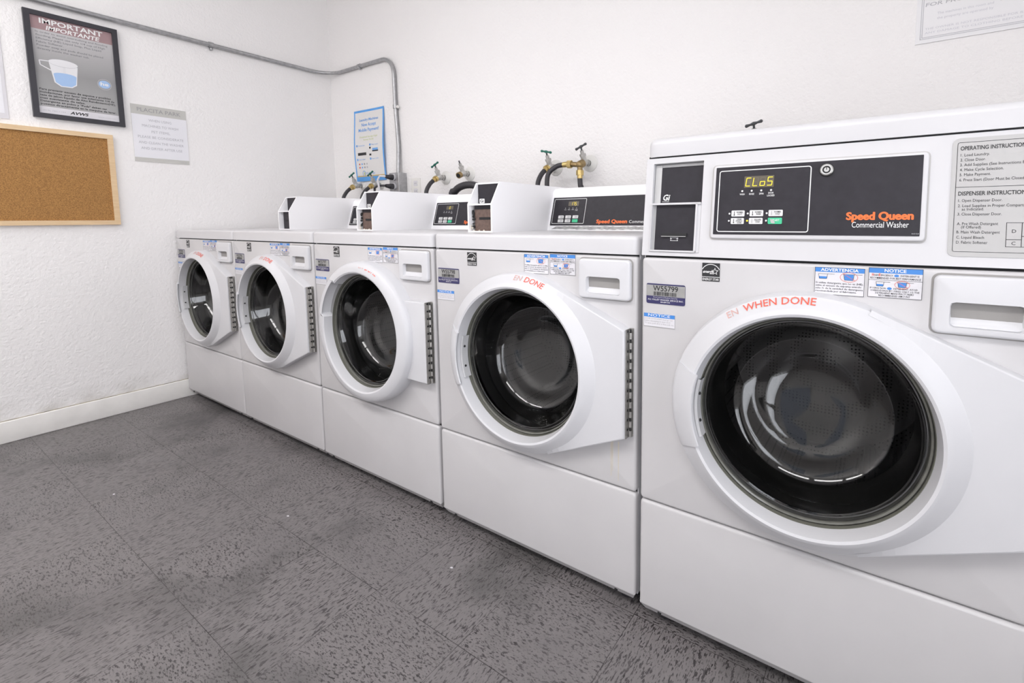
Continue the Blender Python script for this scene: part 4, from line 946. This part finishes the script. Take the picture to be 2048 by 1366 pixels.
# conduit
pts = []
zc = 1.991; xa = XL+0.015; yb = YB-0.015; rb = 0.13
pts += [(xa, -2.4, zc), (xa, -1.0, zc), (xa, 0.2, zc), (xa, yb-rb, zc)]
for k in range(1, 9): a = R(90*k/8); pts.append((xa+rb*(1-math.cos(a)), yb-rb+rb*math.sin(a), zc))
xd = 0.678; rb2 = 0.11
pts += [(xa+rb+0.15, yb, zc), (xd-rb2, yb, zc)]
for k in range(1, 9): a = R(90*k/8); pts.append((xd-rb2+rb2*math.sin(a), yb, zc-rb2*(1-math.cos(a))))
pts += [(xd+0.002, yb, 1.7), (xd+0.018, yb, 1.45), (xd+0.018, yb-0.01, 1.28)]
b = MB(); b.tube(pts, 0.0112, STEEL, 14); 
con = tag(b.build('conduit'), 'grey steel conduit running along both walls and down to the junction box', 'conduit')
def strap(P, d, off):
    b = MB(); P = Vector(P); d = Vector(d).normalized(); b.cyl(P-d*0.011, P+d*0.011, 0.0150, STEEL, 14)
    o = Vector(off); b.ball(P+o, 0.010, STEEL if P.z > 1.8 else FLANGEW, N=8); b.build('strap', con)
strap((xa, 0.242, zc), (0, 1, 0), (-0.002, 0, -0.022)); strap((0.335, yb, zc), (1, 0, 0), (0, 0.0, -0.012)); strap((xd+0.003, yb, 1.687), (0, 0, 1), (0.022, 0, -0.003)); strap((xa, -1.35, zc), (0, 1, 0), (-0.002, 0, -0.022))
# ------------------------------------------------------------------ back wall items
# junction box with two plugs
t = empty('junction_box', (0.70, YB, 1.22), 'grey metal junction box at the foot of the conduit with two plugs', 'junction box')
b = MB(); b.slab(FRONT((-0.70, 0, -1.22)), 0.655, 0.745, 1.155, 1.281, 0, 0.062, STEEL, rad=0.004, bev=0.003); b.build('box', t)
plugs = []
for zz in (1.252, 1.196):
    b = MB(); b.cyl((0.0, -0.062, zz-1.22), (0.0, -0.072, zz-1.22), 0.021, LABELW, 16); b.cyl((0, -0.072, zz-1.22), (-0.002, -0.092, zz-1.22), 0.018, RUBBER, 14, 0.016); b.cyl((-0.002, -0.092, zz-1.22), (-0.008, -0.118, zz-1.217), 0.015, RUBBER, 14, 0.010); pl_ = b.build('plug', t); plugs.append(pl_)
J0 = Vector((0.70, YB, 1.22))
b = MB(); b.tube([Vector(p)-J0 for p in [(0.692, YB-0.117, 1.255), (0.676, YB-0.145, 1.256), (0.662, YB-0.150, 1.235), (0.664, YB-0.145, 1.19), (0.66, YB-0.14, 1.10), (0.66, YB-0.14, 0.9)]], 0.0065, LABELW, 10)
o = b.build('cord', plugs[0]); o['label'] = 'white cord'
b = MB(); b.tube([Vector(p)-J0 for p in [(0.692, YB-0.117, 1.199), (0.65, YB-0.140, 1.20), (0.585, YB-0.12, 1.19), (0.57, YB-0.11, 1.12), (0.57, YB-0.11, 0.9)]], 0.0070, RUBBER, 10)
o = b.build('cord', plugs[1]); o['label'] = 'black cord'
# outlet
b = MB(); F = FRONT((0, YB, 0)); b.slab(F, 0.792, 0.872, 1.130, 1.245, 0, 0.006, FLANGEW, rad=0.004, bev=0.003)
for vv in (1.212, 1.165):
    b.slab(F, 0.815, 0.849, vv-0.016, vv+0.016, 0.006, 0.008, LABELW, rad=0.006)
    for uu in (0.826, 0.838): b.quad(F, uu-0.001, uu+0.001, vv-0.004, vv+0.005, 0.0085, DARK)
tag(b.build('power_outlet'), 'white wall outlet right of the junction box', 'outlet')
# blue poster, slightly curled
PX0, PX1, PZ0, PZ1 = 0.250, 0.553, 1.250, 1.712
class Curl(Frame):
    def __call__(s, u, v, n=0.0):
        q = (v-PZ0)/(PZ1-PZ0); off = 0.010+0.012*math.sin(q*math.pi*0.9+0.3)**2+0.005*math.sin(u*9)
        return Vector((u, YB-off-n, v))
F = Curl((0, 0, 0), (1, 0, 0), (0, 0, 1)); b = MB()
SKY = mat('poster_blue', (0.10, 0.36, 0.80), 0.45); PSH = mat('poster_white', (0.74, 0.73, 0.72), 0.45); LIME = mat('poster_lime', (0.58, 0.66, 0.28), 0.5); PBL = mat('poster_blue_ink', (0.16, 0.38, 0.76), 0.5)
for i in range(16):
    v0 = PZ0+(PZ1-PZ0)*i/16; v1 = PZ0+(PZ1-PZ0)*(i+1)/16
    for j in range(6):
        u0 = PX0+(PX1-PX0)*j/6; u1 = PX0+(PX1-PX0)*(j+1)/6
        b.quad(F, u0, u1, v0, v1, 0, SKY)
    w0, w1 = max(v0, PZ0+0.030), min(v1, PZ1-0.014)
    for j in range(6):
        u0 = PX0+0.012+(PX1-PX0-0.024)*j/6; u1 = PX0+0.012+(PX1-PX0-0.024)*(j+1)/6
        b.quad(F, u0, u1, w0, w1, 0.0006, PSH)
c = (PX0+PX1)/2
for s_, v, h, w in (('Laundry Machines', 1.640, 0.016, 0.19), ('Now Accept', 1.606, 0.020, 0.145), ('Mobile Payment!', 1.572, 0.020, 0.205)): b.text(F, s_, c, v, h, PBL, w=w, n=0.0014, align='C', bold=0.02)
b.text(F, 'Download the app & get', c, 1.531, 0.011, LIME, w=0.18, n=0.0014, align='C'); b.text(F, 'bonus funds', c, 1.513, 0.011, LIME, w=0.10, n=0.0014, align='C')
for k, (u, v) in enumerate(((PX0+0.032, 1.482), (PX0+0.165, 1.482), (PX0+0.032, 1.392), (PX0+0.165, 1.392))):
    b.ellipse(F, u, v, 0.008, 0.008, 0.0014, PBL, N=12); b.text(F, ('Download App', 'Plug in card', 'Add value', 'Scan code')[k], u+0.014, v-0.004, 0.008, PBL, w=0.065, n=0.0014)
for u0, u1, v0, v1, m_ in ((.04, .125, 1.418, 1.436, BLACKINK), (.155, .175, 1.412, 1.424, BLACKINK), (.157, .172, 1.456, 1.468, BLACKINK), (.186, .245, 1.436, 1.444, BLACKINK), (.188, .243, 1.444, 1.458, PBL)): b.quad(F, PX0+u0, PX0+u1, v0, v1, 0.0014, m_)
for k in range(8): b.ellipse(F, PX0+0.048+0.025*(k % 4), 1.362-0.022*(k//4), 0.007, 0.006, 0.0014, (REDINK, PBL, GREYINK, FAINT)[k % 4], N=10)
b.ellipse(F, PX0+0.085, 1.300, 0.016, 0.019, 0.0014, PBL, w=0.004, N=16); b.ellipse(F, PX0+0.089, 1.300, 0.006, 0.010, 0.0016, LIME, N=12); b.text(F, 'PayRange', PX0+0.110, 1.295, 0.012, PBL, w=0.085, n=0.0014)
b.quad(F, PX0+0.012, PX1-0.012, PZ0+0.030, PZ0+0.036, 0.0012, mat('poster_ochre', (0.62, 0.45, 0.18), 0.5))
tag(b.build('poster'), 'blue bordered mobile payment poster hanging beside the conduit', 'poster')
# sign at the upper right
F = FRONT((0, YB, 0)); b = MB(); b.fbox(F, 3.281, 3.86, 1.540, 1.90, 0, 0.004, mat('sign_white', (0.82, 0.815, 0.83), 0.5))
for o_ in (0.012, 0.0165): b.rect_line(F, 3.281+o_, 3.86-o_, 1.540+o_, 1.90-o_, 0.0016, 0.0045, FAINT)
SGN = mat('sign_pale_ink', (0.62, 0.62, 0.66), 0.6)
b.text(F, 'FOR PROBLEMS OR SERVICE', 3.303, 1.652, 0.0105, FAINT, w=0.29, n=0.0046, bold=0.01, shear=0.15)
for k, s_ in enumerate(('The machines in this room and', 'the property are operated by')): b.text(F, s_, 3.334, 1.6225-0.0145*k, 0.0072, SGN, w=0.135, n=0.0046)
b.text(F, 'ALL VALLEY', 3.485, 1.668, 0.0150, MAROON, w=0.10, n=0.0046, bold=0.03); b.text(F, 'ALL VALLEY WASHER', 3.486, 1.6465, 0.0085, FAINT, w=0.13, n=0.0046); b.text(F, 'SERVING YOU SINCE', 3.483, 1.628, 0.0085, FAINT, w=0.13, n=0.0046)
for k, s_ in enumerate(('THE OWNER IS NOT RESPONSIBLE FOR RESULTS, NOT RESPONSIBLE FOR', 'ANY DAMAGE TO CLOTHING BEFORE PLACING ITEMS IN MACHINE')): b.text(F, s_, 3.305, 1.5800-0.0125*k, 0.0062, SGN, w=0.41, n=0.0046)
tag(b.build('wall_sign'), 'white sign with double grey border high above the nearest washer', 'sign')

def faucet(x, z, label, handle=GREENV, ang=25, outlet='hose', body=CASTM, tee=True, group='wall faucets behind the washers', fl=0.040):
    t = empty('faucet', (x, YB, z), label, 'faucet', group)
    b = MB(); b.lathe(FRONT(), 0, 0, [(fl, 0.0), (fl-.001, 0.004), (fl-.010, 0.010), (0.015, 0.016)], FLANGEW, 28); b.build('flange', t)
    b = MB(); b.cyl((0, 0, 0), (0, -0.048, 0), 0.0125, body, 16); b.cyl((0, -0.022, 0), (0, -0.034, 0), 0.0165, body, 6)
    b.ball((0, -0.052, 0.0), 0.0185, body, (0.95, 1.1, 1)); b.cyl((0, -0.052, 0), (0, -0.066, 0.030), 0.0125, body, 14); b.cyl((0, -0.064, 0.026), (0, -0.069, 0.037), 0.0150, body, 6)
    b.cyl((0, -0.069, 0.037), (0, -0.076, 0.052), 0.0085, body, 12); b.cyl((0, -0.076, 0.052), (0, -0.082, 0.066), 0.0040, GREYV, 8)
    b.cyl((0, -0.052, 0), (0, -0.076, -0.010), 0.0125, body, 14)
    b.build('valve_body', t)
    if tee:
        b = MB(); c = Vector((0, -0.083, 0.068)); a = R(ang); d = Vector((math.cos(a), 0, math.sin(a)))
        b.tube([c-d*0.026, c-d*0.013, c, c+d*0.013, c+d*0.026], 0.004, handle, 10, rfun=lambda i: (0.0062, 0.0040, 0.0072, 0.0040, 0.0062)[i]); b.ball(c-d*0.026, 0.0064, handle, N=8); b.ball(c+d*0.026, 0.0064, handle, N=8); b.build('handle', t)
    if outlet == 'hose':
        b = MB(); b.cyl((0, -0.073, -0.008), (0, -0.086, -0.014), 0.0178, BRASS, 8); b.cyl((0, -0.086, -0.014), (0, -0.100, -0.024), 0.0128, BRASS, 14); b.build('hose_coupling', t)
    elif outlet == 'open':
        b = MB(); b.cyl((0, -0.073, -0.008), (0, -0.090, -0.015), 0.0172, OLDBRASS, 16); b.cyl((0, -0.0895, -0.0148), (0, -0.0915, -0.0156), 0.012, DARK, 14); b.build('outlet', t)
    elif outlet == 'wye':
        b = MB(); b.cyl((0, -0.070, -0.006), (0, -0.092, -0.014), 0.0185, OLDBRASS, 14); b.ball((0, -0.092, -0.014), 0.0185, OLDBRASS)
        b.cyl((0, -0.092, -0.014), (0.002, -0.095, -0.045), 0.0125, OLDBRASS, 14); b.cyl((0.002, -0.095, -0.040), (0.002, -0.096, -0.062), 0.0180, BRASS, 8); b.cyl((0.002, -0.096, -0.062), (0.002, -0.096, -0.076), 0.0128, BRASS, 14)
        b.cyl((0, -0.092, -0.014), (-0.042, -0.100, -0.010), 0.0115, OLDBRASS, 14); b.cyl((-0.040, -0.100, -0.010), (-0.060, -0.102, -0.009), 0.0180, BRASS, 8); b.cyl((-0.060, -0.102, -0.009), (-0.084, -0.104, -0.010), 0.0128, BRASS, 14)
        b.build('hose_splitter', t)
    return t
def hose(P, label, r=0.0115, m=RUBBER, name='supply_hose', group='black supply hoses', rib=False):
    # smooth the path
    P = [Vector(p) for p in P]; out = []
    for i in range(len(P)-1):
        p0, p1, p2, p3 = P[max(i-1, 0)], P[i], P[i+1], P[min(i+2, len(P)-1)]
        for k in range(10):
            u = k/10; out.append(0.5*((2*p1)+(p2-p0)*u+(2*p0-5*p1+4*p2-p3)*u*u+(3*p1-p0-3*p2+p3)*u**3))
    out.append(P[-1]); b = MB(); b.tube(out, r, m, 12, rfun=(lambda i: r*(1+0.07*(i % 2))) if rib else None)
    return tag(b.build(name), label, 'hose', group)
def drop(x, z, dx=0.0): return [(x, YB-0.098, z-0.022), (x-0.004+dx*.2, YB-0.122, z-0.045), (x-0.006+dx*.5, YB-0.145, z-0.085), (x+dx, YB-0.152, z-0.14), (x+dx, YB-0.150, z-0.35), (x+dx, YB-0.12, z-0.5)]
faucet(0.295, 1.220, 'green handled faucet nearest the left wall corner', fl=0.028); hose(drop(0.295, 1.220), 'black hose from the faucet nearest the wall corner')
faucet(0.495, 1.218, 'faucet at the lower right edge of the blue poster', fl=0.028); hose(drop(0.495, 1.218), 'black hose from the faucet by the blue poster')
faucet(1.093, 1.232, 'green T handled faucet right of the wall outlet, hose attached'); hose(drop(1.093, 1.232), 'black hose from the green handled faucet beside the outlet')
faucet(1.284, 1.243, 'unused faucet with no handle and an open brown outlet', tee=False, outlet='open')
faucet(1.868, 1.240, 'green handled faucet left of the brass splitter', ang=-12); hose(drop(1.868, 1.240), 'black hose from the faucet left of the brass splitter')
faucet(2.062, 1.247, 'dark handled faucet with a brass splitter feeding two hoses', handle=GREYV, outlet='wye', ang=22)
x_, z_ = 2.062, 1.247
hose([(x_-0.084, YB-0.104, z_-0.010), (x_-0.115, YB-0.112, z_-0.016), (x_-0.150, YB-0.125, z_-0.045), (x_-0.158, YB-0.13, z_-0.09), (x_-0.155, YB-0.13, z_-0.16), (x_-0.152, YB-0.13, z_-0.45)], 'black hose arching left from the brass splitter')
hose([(x_+0.002, YB-0.096, z_-0.076), (x_+0.006, YB-0.098, z_-0.11), (x_+0.014, YB-0.100, z_-0.15), (x_+0.014, YB-0.100, z_-0.45)], 'black hose hanging straight down from the brass splitter')
faucet(2.808, 1.264, 'faucet behind the nearest washer, only its handle showing above the top', handle=GREYV, ang=14); hose(drop(2.808, 1.264), 'hose from the faucet hidden behind the nearest washer')
hose([(1.27, YB-0.13, 0.02), (1.27, YB-0.13, 0.6), (1.27, YB-0.13, 1.08), (1.30, YB-0.13, 1.142), (1.36, YB-0.13, 1.168), (1.43, YB-0.125, 1.168), (1.47, YB-0.12, 1.145), (1.48, YB-0.12, 1.09), (1.48, YB-0.12, 0.5), (1.48, YB-0.12, 0.02)], 'thick black ribbed drain hose looping over behind the washers', r=0.0185, name='drain_hose', group=None, rib=True)
# floor litter
random.seed(2)
for k, (fx, fy) in enumerate(((0.93, -0.55), (1.60, -0.27), (2.24, -0.14))):
    b = MB(); b.poly(TOP((fx, fy, 0.0008)), [(0, 0), (0.006, 0.001), (0.009, 0.004), (0.004, 0.006), (0.001, 0.004)], 0, LABELW); b.v = [(x, y, z) for x, y, z in b.v]
    b.prism(TOP((fx, fy, 0.0)), [(0, 0), (0.006, 0.001), (0.009, 0.004), (0.004, 0.006), (0.001, 0.004)], 0.0, 0.0007, LABELW)
    tag(b.build('paper_scrap'), ['tiny white paper scrap on the floor toward the left', 'tiny white scrap on the floor in front of the middle washer', 'tiny white scrap on the floor nearest the W55798 washer'][k], 'scrap')
